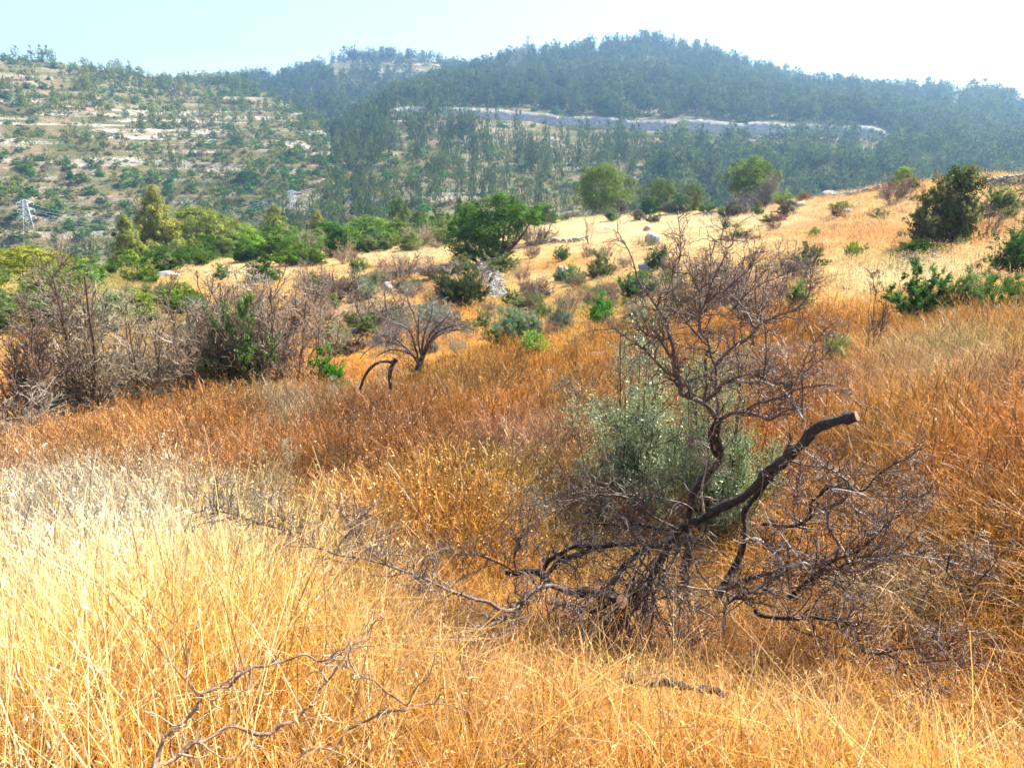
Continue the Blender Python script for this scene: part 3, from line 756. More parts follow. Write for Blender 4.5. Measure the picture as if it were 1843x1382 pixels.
keep &= near_h(x, y) < z + 1
x, y, z, u, v, k, r, th = (a[keep] for a in (x, y, z, u, v, k, r, th))
hgt = rng.uniform(6, 12, len(x)) * np.where((k > 0) & (r > 400), 1.1, 1) * np.where((k == 0), .78, 1) * np.clip(1 + .35 * fbm(x, y, 30, 2, 88), .6, 1.4)
wid = hgt * np.where((k == 2) & (r < 430) & (u < 1150), rng.uniform(.26, .42, len(x)), rng.uniform(.55, .95, len(x)))
ki = rng.integers(0, len(far_kinds), len(x))
ki = np.where((k == 2) & (r < 430) & (u < 1150), rng.choice([1, 2, 5], len(x)), ki)
gr = rng.uniform(0, 1, len(x))[:, None]
tnt = np.array([.20, .25, .06]) * (1 - gr) + np.array([.06, .115, .04]) * gr
tnt = tnt * np.where(k == 0, 1.2, .8)[:, None] * np.where(k[:, None] == 0, [1.15, 1.0, .7], 1.)
# the 290 that show largest are trees of their own, the rest are the forest
show = (hgt / r) * (u > 0) * (u < 1843) * (v < 400) * np.where(k == 0, 1.5, 1)
order = np.argsort(-show)
far_label = {0: "small bushy pine scattered on the pale stony slope of the far left hill", 1: "pine in the dense wood of the middle hill behind",
             2: "slim pine standing among others on the slope below the pale road cutting"}
for j, i in enumerate(order[:290]):
    o = link("pine_tree", pines_far[ki[i]][0][1], None, (x[i], y[i], z[i] - .2), rng.uniform(0, 6.28), (wid[i], wid[i], hgt[i]), tuple(tnt[i]))
    kk = int(k[i]); low = v[i] > 300
    if kk == 0: lb, gp = ("small bushy pine on the far left hill, on the lower slope near the pylons", "pines low on the far left hill") if low else ("bushy pine among the pale rock ledges of the far left hill's upper slope", "pines high on the far left hill")
    elif u[i] < 760: lb, gp = "pine in the shaded gully between the left hill and the sparse slope", "pines in the gully"
    elif u[i] > 1130: lb, gp = "pine in the dense blue wood below the road cutting, seen above the near ridge", "pines of the lower dense wood"
    else: lb, gp = ("slim pine near the foot of the sparse slope below the road cutting", "slim pines at the slope's foot") if low else ("slim pine high on the sparse slope just below the road cutting", "slim pines below the cutting")
    tag(o, lb, "pine tree", gp)
i = order[290:]; n = len(i)
scatter("pine_forest", np.stack([x[i], y[i], z[i] - .2], -1), np.stack([rng.normal(size=n) * .04, rng.normal(size=n) * .04, rng.uniform(0, 6.28, n)], -1),
        np.stack([wid[i], wid[i], hgt[i]], -1), ki[i], tnt[i], pines_forest)
print("forest", n)
x, y = sample(34000, 235, 680, p=1.6)
k, z = which(x, y); u, v = proj(x, y, z); r = np.hypot(x, y); th = np.arctan2(x, y)
rmr = np.interp(th, ROAD[0], ROAD[1])
nz = fbm(x, y, 40, 3, 90); nf = fbm(x, y, 12, 2, 94)
p = np.where(k == 0, .62 * np.clip(.8 + 1.6 * nz + nf, 0.1, 2), np.where(k == 2, .34 * np.clip(.7 + 1.5 * nz, 0.1, 2), .25)) * np.where((k == 2) & (r > rmr - 3) & (r < rmr + BENCH + 6), 0, 1)
keep = (rng.uniform(0, 1, len(x)) < p) & (u > -160) & (u < 2000) & (near_h(x, y) < z + 1)
x, y, z, u, v, k, r = (a[keep] for a in (x, y, z, u, v, k, r)); n = len(x)
big = rng.uniform(0, 1, n) < .1
hgt = np.where(big, rng.uniform(2.2, 3.6, n), rng.uniform(.7, 1.8, n)); wid = hgt * rng.uniform(1.1, 2.1, n)
gr = rng.uniform(0, 1, n)[:, None]
tnt = np.where(big[:, None], np.array([.08, .20, .03]), np.array([.17, .20, .05]) * gr + np.array([.26, .22, .09]) * (1 - gr))
order = np.argsort(-(hgt * wid / r ** 2) * (u > 0) * (u < 1843) * (v < 430) * (k == 0))
for i in order[:180]:
    o = link("hill_shrub", shrubs_far[int(rng.integers(4))][0][1], None, (x[i], y[i], z[i] - .1), rng.uniform(0, 6.28), (wid[i], wid[i], hgt[i]), tuple(tnt[i]))
    tag(o, "rounded green shrub dotted on the terraced stony slope of the far left hill", "shrub", "shrubs on the far left hill")
i = order[180:]; n = len(i)
scatter("scrub", np.stack([x[i], y[i], z[i] - .1], -1), np.stack([np.zeros(n), np.zeros(n), rng.uniform(0, 6.28, n)], -1),
        np.stack([wid[i], wid[i], hgt[i]], -1), rng.integers(0, 3, n), tnt[i], scrub_src)

# ------------------------------------------------------------------ grasses
def blade_set(rg, n, hlo, hhi, spread, wid, K=6, bend=.35, lvs=(.6, 1.35)):
    b = np.stack([rg.normal(size=n) * spread, rg.normal(size=n) * spread, np.zeros(n) - .02], -1)
    h = rg.uniform(hlo, hhi, n); a = rg.uniform(0, 2 * pi, n); q = np.abs(rg.normal(size=n)) * bend
    t = np.linspace(0, 1, K)
    d = np.stack([np.cos(a), np.sin(a), np.zeros(n)], -1)
    hor = (q[:, None] * t ** 1.8)[..., None] * d[:, None] * h[:, None, None]
    ver = (h[:, None] * (t - .5 * np.minimum(q, 1.2)[:, None] * t ** 2.5))[..., None] * np.array([0, 0, 1])
    P = b[:, None] + hor + ver + np.cumsum(rg.normal(size=(n, K, 3)) * .006, 1) * h[:, None, None]
    W = wid * rg.uniform(.6, 1.3, n)[:, None] * np.linspace(1, .25, K)[None]
    fa = rg.uniform(0, pi, n)
    return P, W, np.stack([np.cos(fa), np.sin(fa), np.zeros(n)], -1), rg.uniform(*lvs, n)
def oat_tuft(seed, nb, hlo, hhi, noats, wid=.0028, spread=.11, bend=.45):
    rg = np.random.default_rng(seed)
    parts = [ribbons(*blade_set(rg, nb, hlo, hhi, spread, wid, 6, bend, (.35, 1.6)))]
    parts.append(ribbons(*blade_set(rg, nb // 2, .08, hlo, spread * 1.3, wid * 1.2, 4, 1.1, (.12, .5))))  # low blades darkened: litter brown, with the shade among stalks painted in
    if noats:
        P, W, f, lv = blade_set(rg, noats, hhi * .85, hhi * 1.25, spread, wid * .8, 7, .35, (1., 1.4))
        parts.append(ribbons(P, W, f, lv))
        k = 6
        for s in range(k):                      # hanging spikelets along the last third of each stalk
            if s % 2 and seed % 2: continue
            tt = 4.0 + 1.9 * (s / k); i = int(tt); fr = tt - i
            C = P[:, i] * (1 - fr) + P[:, i + 1] * fr + rg.normal(size=(noats, 3)) * .018
            ax = norm(np.array([0, 0, -1.]) + rg.normal(size=(noats, 3)) * .45)
            Ls = rg.uniform(.008, .013, noats)
            parts.append(leaves(C, norm(rg.normal(size=(noats, 3))), Ls, Ls * .17, rg.uniform(1.2, 1.9, noats), rg, axis=ax))
    V, Q, L = merge(parts)
    return mk("oat", V, Q, {'lv': np.clip(L, 0, 1.9)}, [M_straw_i])
def weed_tuft(seed, nst, ntw, nseed, h=.75, w=.3, tw=.0035, sd=.010, nbl=30):
    """dry branching weed with seed heads"""
    rg = np.random.default_rng(seed)
    P = np.stack([line((rg.normal() * .05, rg.normal() * .05, -.02), (rg.normal() * w * .6, rg.normal() * w * .6, h * rg.uniform(.6, 1)), 5, .02, rg) for _ in range(nst)])
    P2, _ = sprout(P, np.ones((nst, 5)), ntw, (.12, .3), (.3, .8), rg, K=4, crook=.2, up=.5, t0=.25)
    f = lambda n: norm(rg.normal(size=(n, 3)) * np.array([1, 1, .3]))
    parts = [ribbons(P, np.full((nst, 5), tw), f(nst), rg.uniform(.25, .7, nst)), ribbons(P2, np.full((ntw, 4), tw * .7), f(ntw), rg.uniform(.4, 1.2, ntw))]
    i = rg.integers(0, ntw, nseed)
    C = P2[i, rg.integers(1, 4, nseed)] + rg.normal(size=(nseed, 3)) * .02
    Ls = sd * rg.uniform(.5, 1.4, nseed)
    parts.append(leaves(C, norm(rg.normal(size=(nseed, 3)) + np.array([0, 0, .6])), Ls, Ls * .55, rg.uniform(.5, 1.45, nseed), rg))
    parts.append(ribbons(*blade_set(rg, nbl, h * .3, h * .9, w * .6, tw * .8, 4, .5, (.3, 1.1))))
    V, Q, L = merge(parts)
    return mk("weed", V, Q, {'lv': L}, [M_straw_i])
def field_tuft(seed, n, h, wid, spread=.25):
    rg = np.random.default_rng(seed)
    parts = [ribbons(*blade_set(rg, n, h * .4, h, spread, wid, 4, .5))]
    k = n // 2; C = np.stack([rg.normal(size=k) * spread, rg.normal(size=k) * spread, rg.uniform(.55, 1, k) * h], -1)
    Ls = wid * 2.2 * rg.uniform(.5, 1.3, k)
    parts.append(leaves(C, norm(rg.normal(size=(k, 3)) + np.array([0, 0, .8])), Ls, Ls * .5, rg.uniform(.9, 1.6, k), rg))
    V, Q, L = merge(parts)
    return mk("field", V, Q, {'lv': L}, [M_straw_i])
def place_grass(name, n, r0, r1, p, meshes, hfun, kfun, wk=1., th=(-.72, .76), tilt=.12, cover=None, tmul=1.0, lvj=.18, cream=0., left=0.):
    x, y = sample(n, r0, r1, th[0], th[1], p)
    z = near_h(x, y); u, v = proj(x, y, z)
    if cover is not None:
        k = rng.uniform(0, 1, n) < cover(u, v, x, y); x, y, z, u, v = (a[k] for a in (x, y, z, u, v)); n = len(x)
    h = hfun(u, v, x, y) * rng.uniform(.75, 1.25, n)
    t = tintcol(u, v, x, y) * tmul * rng.uniform(1 - lvj, 1 + lvj, (n, 1))
    cream = (np.clip(cream * np.where(u > 700, .8, 1) + left * smooth((560 - u) / 300) * smooth((1330 - v) / 250), 0, 1) * np.ones(n))[:, None]
    t = t * (1 - cream) + np.array([.82, .67, .40]) * cream * rng.uniform(.6, 1.2, (n, 1)) * np.where(u < 480, 1.25, 1.)[:, None]
    sc = np.stack([np.full(n, 1.) * (.5 + .5 * h) * wk, np.full(n, 1.) * (.5 + .5 * h) * wk, h], -1)
    return scatter_real(name, np.stack([x, y, z], -1), np.stack([rng.normal(size=n) * tilt, rng.normal(size=n) * tilt, rng.uniform(0, 6.28, n)], -1), sc, kfun(u, v, x, y), np.clip(t, 0, .95), meshes)
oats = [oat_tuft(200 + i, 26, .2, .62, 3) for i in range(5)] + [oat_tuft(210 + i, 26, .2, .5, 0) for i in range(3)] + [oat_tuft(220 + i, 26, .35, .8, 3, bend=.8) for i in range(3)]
def fg_h(u, v, x, y):
    r = np.hypot(x, y)
    s = 1.0 - .42 * smooth((u - 330) / 420) - .5 * smooth((r - 2.3) / .9) * smooth((u - 620) / 230)
    s = s - .16 * smooth((u - 700) / 200) * smooth((r - 1.9) / .6) + .30 * fbm(x, y, .6, 2, 130)
    return np.clip(s * (1 - .25 * smooth((1.7 - r) / .4)), .2, 2)
stalks = [oat_tuft(230 + i, 5, .6, .95, 2, wid=.0024, spread=.16, bend=.55) for i in range(4)]
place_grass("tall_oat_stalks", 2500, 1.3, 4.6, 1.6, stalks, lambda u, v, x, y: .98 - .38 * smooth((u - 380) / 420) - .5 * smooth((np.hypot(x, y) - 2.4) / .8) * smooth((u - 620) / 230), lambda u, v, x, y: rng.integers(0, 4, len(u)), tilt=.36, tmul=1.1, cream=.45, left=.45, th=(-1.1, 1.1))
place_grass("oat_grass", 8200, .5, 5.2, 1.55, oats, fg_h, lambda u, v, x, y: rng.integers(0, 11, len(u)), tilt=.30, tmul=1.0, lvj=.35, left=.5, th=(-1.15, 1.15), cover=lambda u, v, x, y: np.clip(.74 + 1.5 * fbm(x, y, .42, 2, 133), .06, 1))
weeds = [weed_tuft(240 + i, 9, 46, 120) for i in range(5)]
weeds_s = [weed_tuft(250 + i, 7, 30, 60, sd=.007, nbl=60) for i in range(3)]
def mid_h(u, v, x, y):
    r = np.hypot(x, y)
    hero = np.exp(-.5 * (((u - 1220) / 280) ** 2 + ((v - 1080) / 110) ** 2) ** 1.5)
    return np.clip(.84 + .7 * fbm(x, y, 1.3, 2, 140) - .25 * smooth((u - 1350) / 200), .25, 1.5) * (1 - .75 * hero) * (1 - .5 * smooth((6.5 - r) / 2) * (u > 700))
place_grass("dry_weeds", 6500, 4.4, 21.5, 1.35, weeds + weeds_s, mid_h, lambda u, v, x, y: np.where(u > 1420, rng.integers(5, 8, len(u)), rng.integers(0, 6, len(u))), wk=1.25,
            cover=lambda u, v, x, y: np.clip(.72 + 1.4 * fbm(x, y, 1.1, 2, 145), .06, 1) - .5 * np.exp(-.5 * (((u - 1220) / 200) ** 2 + ((v - 1090) / 60) ** 2)), tmul=1.0, lvj=.4)
place_grass("fine_grass", 6500, 4.2, 24, 1.35, oats[:5] + oats[8:], lambda u, v, x, y: (.42 + .16 * smooth((u - 1350) / 200) + .1 * fbm(x, y, 1.5, 2, 150)) * (1 - .4 * smooth((6.5 - np.hypot(x, y)) / 2) * (u > 700)),
            lambda u, v, x, y: rng.integers(0, 8, len(u)), wk=1.2)
fields = [field_tuft(260 + i, 40, .38, .010, .30) for i in range(4)]
place_grass("meadow_grass", 30000, 19, 126, 1.25, fields, lambda u, v, x, y: .38 + .5 * np.clip(fbm(x, y, 5, 3, 160) + .35, 0, 1.2) * np.where(u < 1300, .7, 1.2) + .25 * smooth((u - 1400) / 200), lambda u, v, x, y: rng.integers(0, 4, len(u)), wk=1.4,
            cover=lambda u, v, x, y: np.clip(.75 + .9 * fbm(x, y, 4, 2, 170), .15, 1), tmul=.98)

# ------------------------------------------------------------------ named plants of the near hillside
G_DARK, G_MID, G_LIGHT, G_YEL, G_GREY = (.05, .115, .016), (.12, .22, .026), (.24, .35, .04), (.25, .27, .05), (.15, .18, .10)
PINE_Y, PINE_D = (.27, .29, .06), (.14, .19, .04)
put("pine_tree", pines_near, 45, 505, 66, 132, "yellow-green bushy pine behind the bare trees, leftmost near pine", "pine tree", (.30, .31, .05), r=62, proto=1)
put("pine_tree", pines_near, 233, 474, 99, 75, "narrow pine just left of the tallest pine, dark shrub at its foot", "pine tree", PINE_Y, r=91, proto=0)
put("pine_tree", pines_near, 290, 468, 132, 110, "tallest and broadest cone-shaped pine above the green shrub belt", "pine tree", PINE_Y, r=95, proto=2)
put("pine_tree", pines_near, 358, 448, 85, 101, "rounded yellow-green pine just right of the tallest pine", "pine tree", PINE_Y, r=102, proto=1)
put("pine_tree", pines_near, 398, 440, 66, 66, "smaller pine leaning against the rounded pine, right of it", "pine tree", PINE_Y, r=105, proto=1)
put("pine_tree", pines_near, 425, 430, 49, 72, "low broad pine between the rounded pine and the dense cone-shaped pine", "pine tree", PINE_Y, r=108, proto=1)
put("pine_tree", pines_near, 496, 418, 70, 66, "dense cone-shaped pine left of the second steel pylon from the right", "pine tree", PINE_Y, r=113, proto=0)
put("pine_tree", pines_near, 571, 402, 50, 43, "small cone-shaped pine between the two right-hand steel pylons", "pine tree", PINE_Y, r=117, proto=0)
put("pine_tree", pines_near, 718, 400, 55, 40, "small olive-green pine at the field's back edge, left of the evergreen oak", "pine tree", PINE_D, r=122, proto=1)
put("pine_tree", pines_near, 828, 398, 49, 28, "thin pine peeping up just behind the left side of the evergreen oak", "pine tree", PINE_D, r=122, proto=0)
put("pine_tree", umb_near, 1085, 388, 100, 96, "large dense pine with a rounded crown on the ridge before the far wood", "pine tree", (.17, .21, .035), r=121, proto=0)
put("pine_tree", umb_near, 1338, 384, 96, 84, "windswept pine on the ridge with its crown sweeping up to the right", "pine tree", (.14, .20, .035), r=101, proto=1, tilt=.22, rz=0)
put("pine_tree", pines_near, 1192, 384, 66, 62, "round-topped small pine on the ridge between the two large ridge pines", "pine tree", PINE_D, r=112, proto=1)
put("pine_tree", pines_near, 1246, 384, 55, 40, "narrow small pine on the ridge left of the windswept pine", "pine tree", PINE_D, r=108, proto=1)
# the evergreen oak
p, r_ = ground(885, 474)
k = dpx(p)
thing("evergreen_oak", oak, "large multi-stemmed dark green oak standing alone at the top of the stone wall", "tree", p, 0, (176 * k, 150 * k, 122 * k), (.10, .20, .028))
S = [  # u, v, h, w, kind, colour, label, r
    (292, 490, 38, 88, 's', G_DARK, "wide dark green shrub directly below the tallest pine", None), (238, 492, 30, 50, 's', G_DARK, "dark shrub at the foot of the narrow left pine", 92),
    (362, 474, 38, 52, 's', G_MID, "dark green shrub right of the one below the tallest pine", None), (398, 462, 32, 40, 's', (.08, .12, .05), "greyish round shrub at the head of the sandy path", None),
    (474, 508, 36, 70, 's', G_DARK, "dark shrub standing on the sandy path, nearest of those beside it", None), (537, 477, 36, 86, 's', G_MID, "long rounded shrub above the sandy path", None),
    (610, 462, 44, 46, 's', G_DARK, "compact very dark shrub at the left end of the pale field", None), (568, 478, 26, 40, 's', G_MID, "rounded shrub just right of the long shrub above the path", None),
    (505, 446, 36, 80, 's', G_MID, "broad green shrub below the dense cone-shaped pine", None), (440, 450, 30, 60, 's', G_MID, "green shrub below the low broad pine", None),
    (590, 428, 26, 60, 's', G_MID, "green shrub below the small cone-shaped pine", None), (640, 422, 26, 50, 's', G_LIGHT, "bright green low shrub in the belt, left of the dark round one", None),
    (712, 412, 34, 36, 's', G_DARK, "dark round shrub in the belt below the small olive-green pine", None), (752, 420, 32, 38, 's', (.06, .10, .03), "dull green shrub with bare lower twigs beside the pale field", None),
    (790, 408, 26, 60, 's', G_LIGHT, "light green shrub left of the evergreen oak", None), (680, 446, 26, 50, 'w', (.09, .15, .05), "greyish green shrub on the left edge of the pale field", None),
    (978, 404, 34, 50, 's', G_MID, "green shrub directly behind the right side of the evergreen oak", None), (1140, 384, 30, 46, 's', G_MID, "dark shrub on the ridge just right of the large dense pine", None),
    (1060, 388, 20, 30, 's', G_LIGHT, "small bright shrub under the large dense pine", None), (1165, 386, 26, 34, 's', G_DARK, "dark shrub below the round-topped small pine", None),
    (1225, 384, 30, 42, 's', (.08, .13, .04), "shrub below the narrow small pine on the ridge", None), (1405, 366, 26, 44, 's', G_LIGHT, "light green shrub on the ridge behind the little grey tree", 92), (1270, 383, 18, 30, 's', G_LIGHT, "small light shrub at the ridge, left of the windswept pine's foot", None),
    (1540, 338, 26, 46, 's', G_LIGHT, "small bright green shrub on the crest of the right-hand slope", None), (1625, 330, 26, 40, 's', G_LIGHT, "light shrub on the crest behind the grey bare bush", 68),
    (1655, 462, 26, 76, 's', G_DARK, "low dark shrub below the big dark bush", None), (1815, 496, 78, 110, 'w', (.045, .10, .02), "rounded dark green shrub at the edge of the meadow, second below the big dark bush", None),
    (1655, 582, 92, 104, 'w', (.075, .14, .035), "wispy green bush, leftmost of the three bushes below the pale grass", None), (1735, 572, 84, 98, 'w', (.12, .18, .05), "wispy yellower green bush, middle of the three bushes below the pale grass", None),
    (1815, 574, 76, 104, 'w', (.07, .13, .03), "wispy green bush, rightmost of the three bushes below the pale grass", None), (1800, 384, 44, 80, 'w', (.13, .15, .05), "yellow-green scrubby bush right of the big dark bush", None),
    (1467, 428, 17, 30, 's', (.16, .24, .05), "tiny bright green clump alone in the orange grass of the upper slope", None), (1538, 464, 28, 34, 'w', G_LIGHT, "small upright green tuft in the orange grass", None),
    (1440, 560, 52, 62, 'w', (.14, .22, .05), "light green bush right of the dead tree's top", None), (1455, 486, 40, 56, 'w', (.09, .14, .04), "grey-green bush behind the dead tree's right branches", None),
    (1508, 655, 52, 44, 'w', (.20, .26, .06), "small yellow-green weed bush left of the thin dead sapling", None), (1180, 486, 42, 46, 'w', (.05, .10, .03), "dark tufted shrub among rocks left of the dead tree's top", None),
    (1150, 540, 50, 60, 'w', (.08, .14, .04), "green shrub just behind the dead tree's left branches", None), (840, 552, 70, 92, 'w', (.05, .08, .03), "dark tangled shrub growing against the stone wall below the oak", None),
    (592, 645, 80, 58, 's', (.055, .16, .02), "bright green leafy shrub at the right end of the bare bushes", 22), (604, 664, 46, 60, 'w', (.20, .27, .20), "grey-green bushy plant in front of the bright leafy shrub", 19.5),
    (430, 665, 150, 100, 'w', (.10, .17, .04), "green creeper-covered bush among the grey bare bushes", 22.5), (745, 694, 30, 70, 's', (.12, .26, .04), "low bright green leafy bush under the arching bare tree", None),
    (795, 690, 24, 44, 's', (.12, .26, .04), "smaller bright green leafy bush right of the one under the arching tree", None),
    (930, 618, 60, 86, 'w', (.14, .19, .10), "wispy grey-green bush, left of the dark olive bush", None), (962, 640, 42, 64, 's', (.15, .30, .05), "light leafy green bush in front of the dark olive bush", None),
    (1078, 584, 54, 54, 's', (.08, .20, .03), "bright green bush right of the dark olive bush", None), (645, 545, 46, 70, 'w', (.17, .20, .11), "pale grey-green bush on the bank left of the stone wall", None),
    (780, 590, 44, 60, 'w', (.18, .22, .16), "grey-green bush behind the arching bare tree", None), (396, 505, 30, 34, 'w', (.14, .20, .06), "small green bush at the near end of the sandy path", None),
    (575, 540, 40, 46, 'w', (.12, .18, .05), "small green bush on the bank beside the lower path", None), (1010, 470, 26, 30, 'w', (.10, .14, .05), "small tuft bush beside the grey boulders", None),
    (1080, 500, 40, 50, 'w', (.12, .16, .06), "thin green bush right of the grey boulders", None)]
for u, v, h, w, kd, col, lab, r0 in S:
    nm = "shrub" if kd == 's' else "bush"
    put(nm, shrubs if kd == 's' else wispy, u, v, h * (1.15 if kd == 's' else 1.35), w * (1.1 if kd == 's' else 1.25), lab, nm, col if col in (G_DARK, G_MID, G_LIGHT) else tuple(1.45 * q for q in col), r=r0)
put("bush", shrubs, 1700, 438, 138, 112, "big dark ivy-covered bush rising above all others on the right-hand slope", "bush", (.08, .10, .03), proto=0, tilt=.12, rz=0)
put("shrub", wispy, 1695, 440, 150, 150, "trailing dull green shrub tangled into the big dark bush", "shrub", (.17, .17, .06))
for u, v, h, w, lab in ((1012, 596, 62, 66, "dark grey-green olive bush right of the wispy bush in the hollow"), (955, 606, 46, 60, "silvery small olive bush beside the dark one in the hollow"), (905, 604, 38, 50, "faint grey olive bush at the left of the hollow")):
    put("olive_bush", olives, u, v, h, w, lab, "olive bush", (.15, .20, .10))
put("olive_bush", olives, 1135, 950, 400, 290, "silvery green olive bush left of the dead tree's trunk", "olive bush", (.33, .38, .19), r=8.2, proto=0)
put("olive_bush", olives, 1285, 990, 370, 230, "large silvery olive bush directly behind the dead tree's trunk", "olive bush", (.30, .35, .16), r=7.4, proto=1)
put("olive_bush", olives, 1093, 860, 100, 70, "small pale olive sprout low on the left of the olive bushes", "olive bush", (.30, .35, .23), r=7.6, proto=0)
rust = [("plant", weed_tuft(300, 14, 150, 900, h=1., w=.5, tw=.004, sd=.016))]
rust[0][1].materials[0] = M_leaf
put("dry_plant", [rust], 1165, 905, 130, 120, "rusty brown seeding plant in front of the olive bush", "dry plant", (.40, .17, .07), r=7.0)
put("dry_plant", [rust], 1330, 820, 80, 80, "rusty dry plant seen through the dead tree's branches", "dry plant", (.42, .20, .08), r=8.5)
put("dry_plant", [rust], 700, 850, 110, 130, "dark brown dead plant in the middle of the rust-coloured weeds", "dry plant", (.16, .09, .05), r=9.0)
put("dry_plant", [rust], 620, 800, 80, 110, "brown withered plant left of the darkest one in the weeds", "dry plant", (.20, .12, .06), r=10.0)
put("dry_plant", [rust], 515, 790, 90, 46, "pale cream-flowered upright plant in the orange weeds", "dry plant", (.62, .62, .42), r=11.0)
put("dry_plant", [rust], 605, 745, 50, 26, "small cream-flowered plant right of the larger cream one", "dry plant", (.60, .60, .42), r=12.5)

plants = [rust]
for q in range(3):
    pl = [("plant", weed_tuft(310 + q, 12, 110, 420, h=1., w=.55, tw=.005, sd=.014))]; pl[0][1].materials[0] = M_leaf; plants.append(pl)
# the belt of shrubs and the little woods behind the field: many alike
def belt(n, area, protos, name, label, cat, group, cols, hr, wr, edge=None):
    c = 0
    while c < n:
        u, v = rng.uniform(area[0], area[2]), rng.uniform(area[1], area[3])
        if edge is not None and not (edge(u) - 3 < v < edge(u) + 40): continue
        p, rr = ground(u, v, 135)
        if rr > 130: continue
        h = rng.uniform(*hr); put(name, protos, u, v, h, h * rng.uniform(*wr), label, cat, cols[int(rng.integers(len(cols)))], group)
        c += 1
edge = lambda u: np.interp(u, [q[0] for q in RIDGE], [q[1] for q in RIDGE])
belt(85, (215, 380, 850, 480), shrubs, "shrub", "small rounded green shrub in the crowded belt between the near pines and the field", "shrub", "shrubs in the green belt", [G_DARK, G_MID, G_LIGHT, (.2, .26, .07), G_MID], (22, 40), (1.0, 1.9), lambda u: edge(u) - 2 + 4)
belt(60, (-80, 455, 350, 600), shrubs + wispy, "shrub", "green shrub in the thicket behind the grey bare trees", "shrub", "shrubs behind the bare trees", [G_MID, G_MID, G_LIGHT, (.26, .32, .07), (.20, .26, .09)], (26, 50), (1.0, 1.8))
belt(16, (850, 375, 1420, 420), shrubs + wispy, "shrub", "low greyish green shrub along the crest behind the pale field", "shrub", "shrubs along the crest", [G_MID, (.19, .24, .09), (.2, .18, .11)], (18, 34), (1.0, 1.8), lambda u: edge(u) + 1)
belt(75, (520, 490, 1250, 640), wispy, "bush", "thin grey-green bush on the rough bank below the stone walls", "bush", "thin bushes on the bank", [(.24, .27, .12), (.30, .30, .18), (.18, .26, .07), (.26, .19, .12)], (18, 42), (1.0, 2.0))
belt(60, (1300, 330, 1860, 540), wispy, "bush", "faded low bush in the dry grass of the right-hand slope", "bush", "faded bushes on the right-hand slope", [(.30, .22, .10), (.22, .24, .08), (.33, .18, .09), (.28, .16, .10)], (9, 24), (1.2, 2.8))

belt(70, (0, 690, 1050, 930), plants, "dry_plant", "withered brown weed standing out of the rust-coloured weeds left of the dead tree", "dry plant", "withered weeds left of the dead tree",
     [(.15, .09, .05), (.22, .13, .06), (.30, .20, .09), (.17, .17, .07), (.45, .36, .18), (.33, .13, .05)], (40, 90), (.9, 1.6))
belt(60, (1430, 590, 1860, 1000), plants, "dry_plant", "pale or reddish dry weed in the orange grass right of the dead tree", "dry plant", "dry weeds right of the dead tree",
     [(.28, .15, .07), (.50, .36, .17), (.42, .20, .07), (.22, .20, .08), (.60, .48, .26)], (26, 70), (.9, 1.8))
belt(60, (900, 440, 1860, 600), plants, "dry_plant", "small brown weed on the grassy slope behind the dead tree", "dry plant", "brown weeds on the slope",
     [(.28, .15, .07), (.36, .24, .11), (.25, .13, .06), (.22, .22, .08)], (10, 26), (1.2, 2.4))

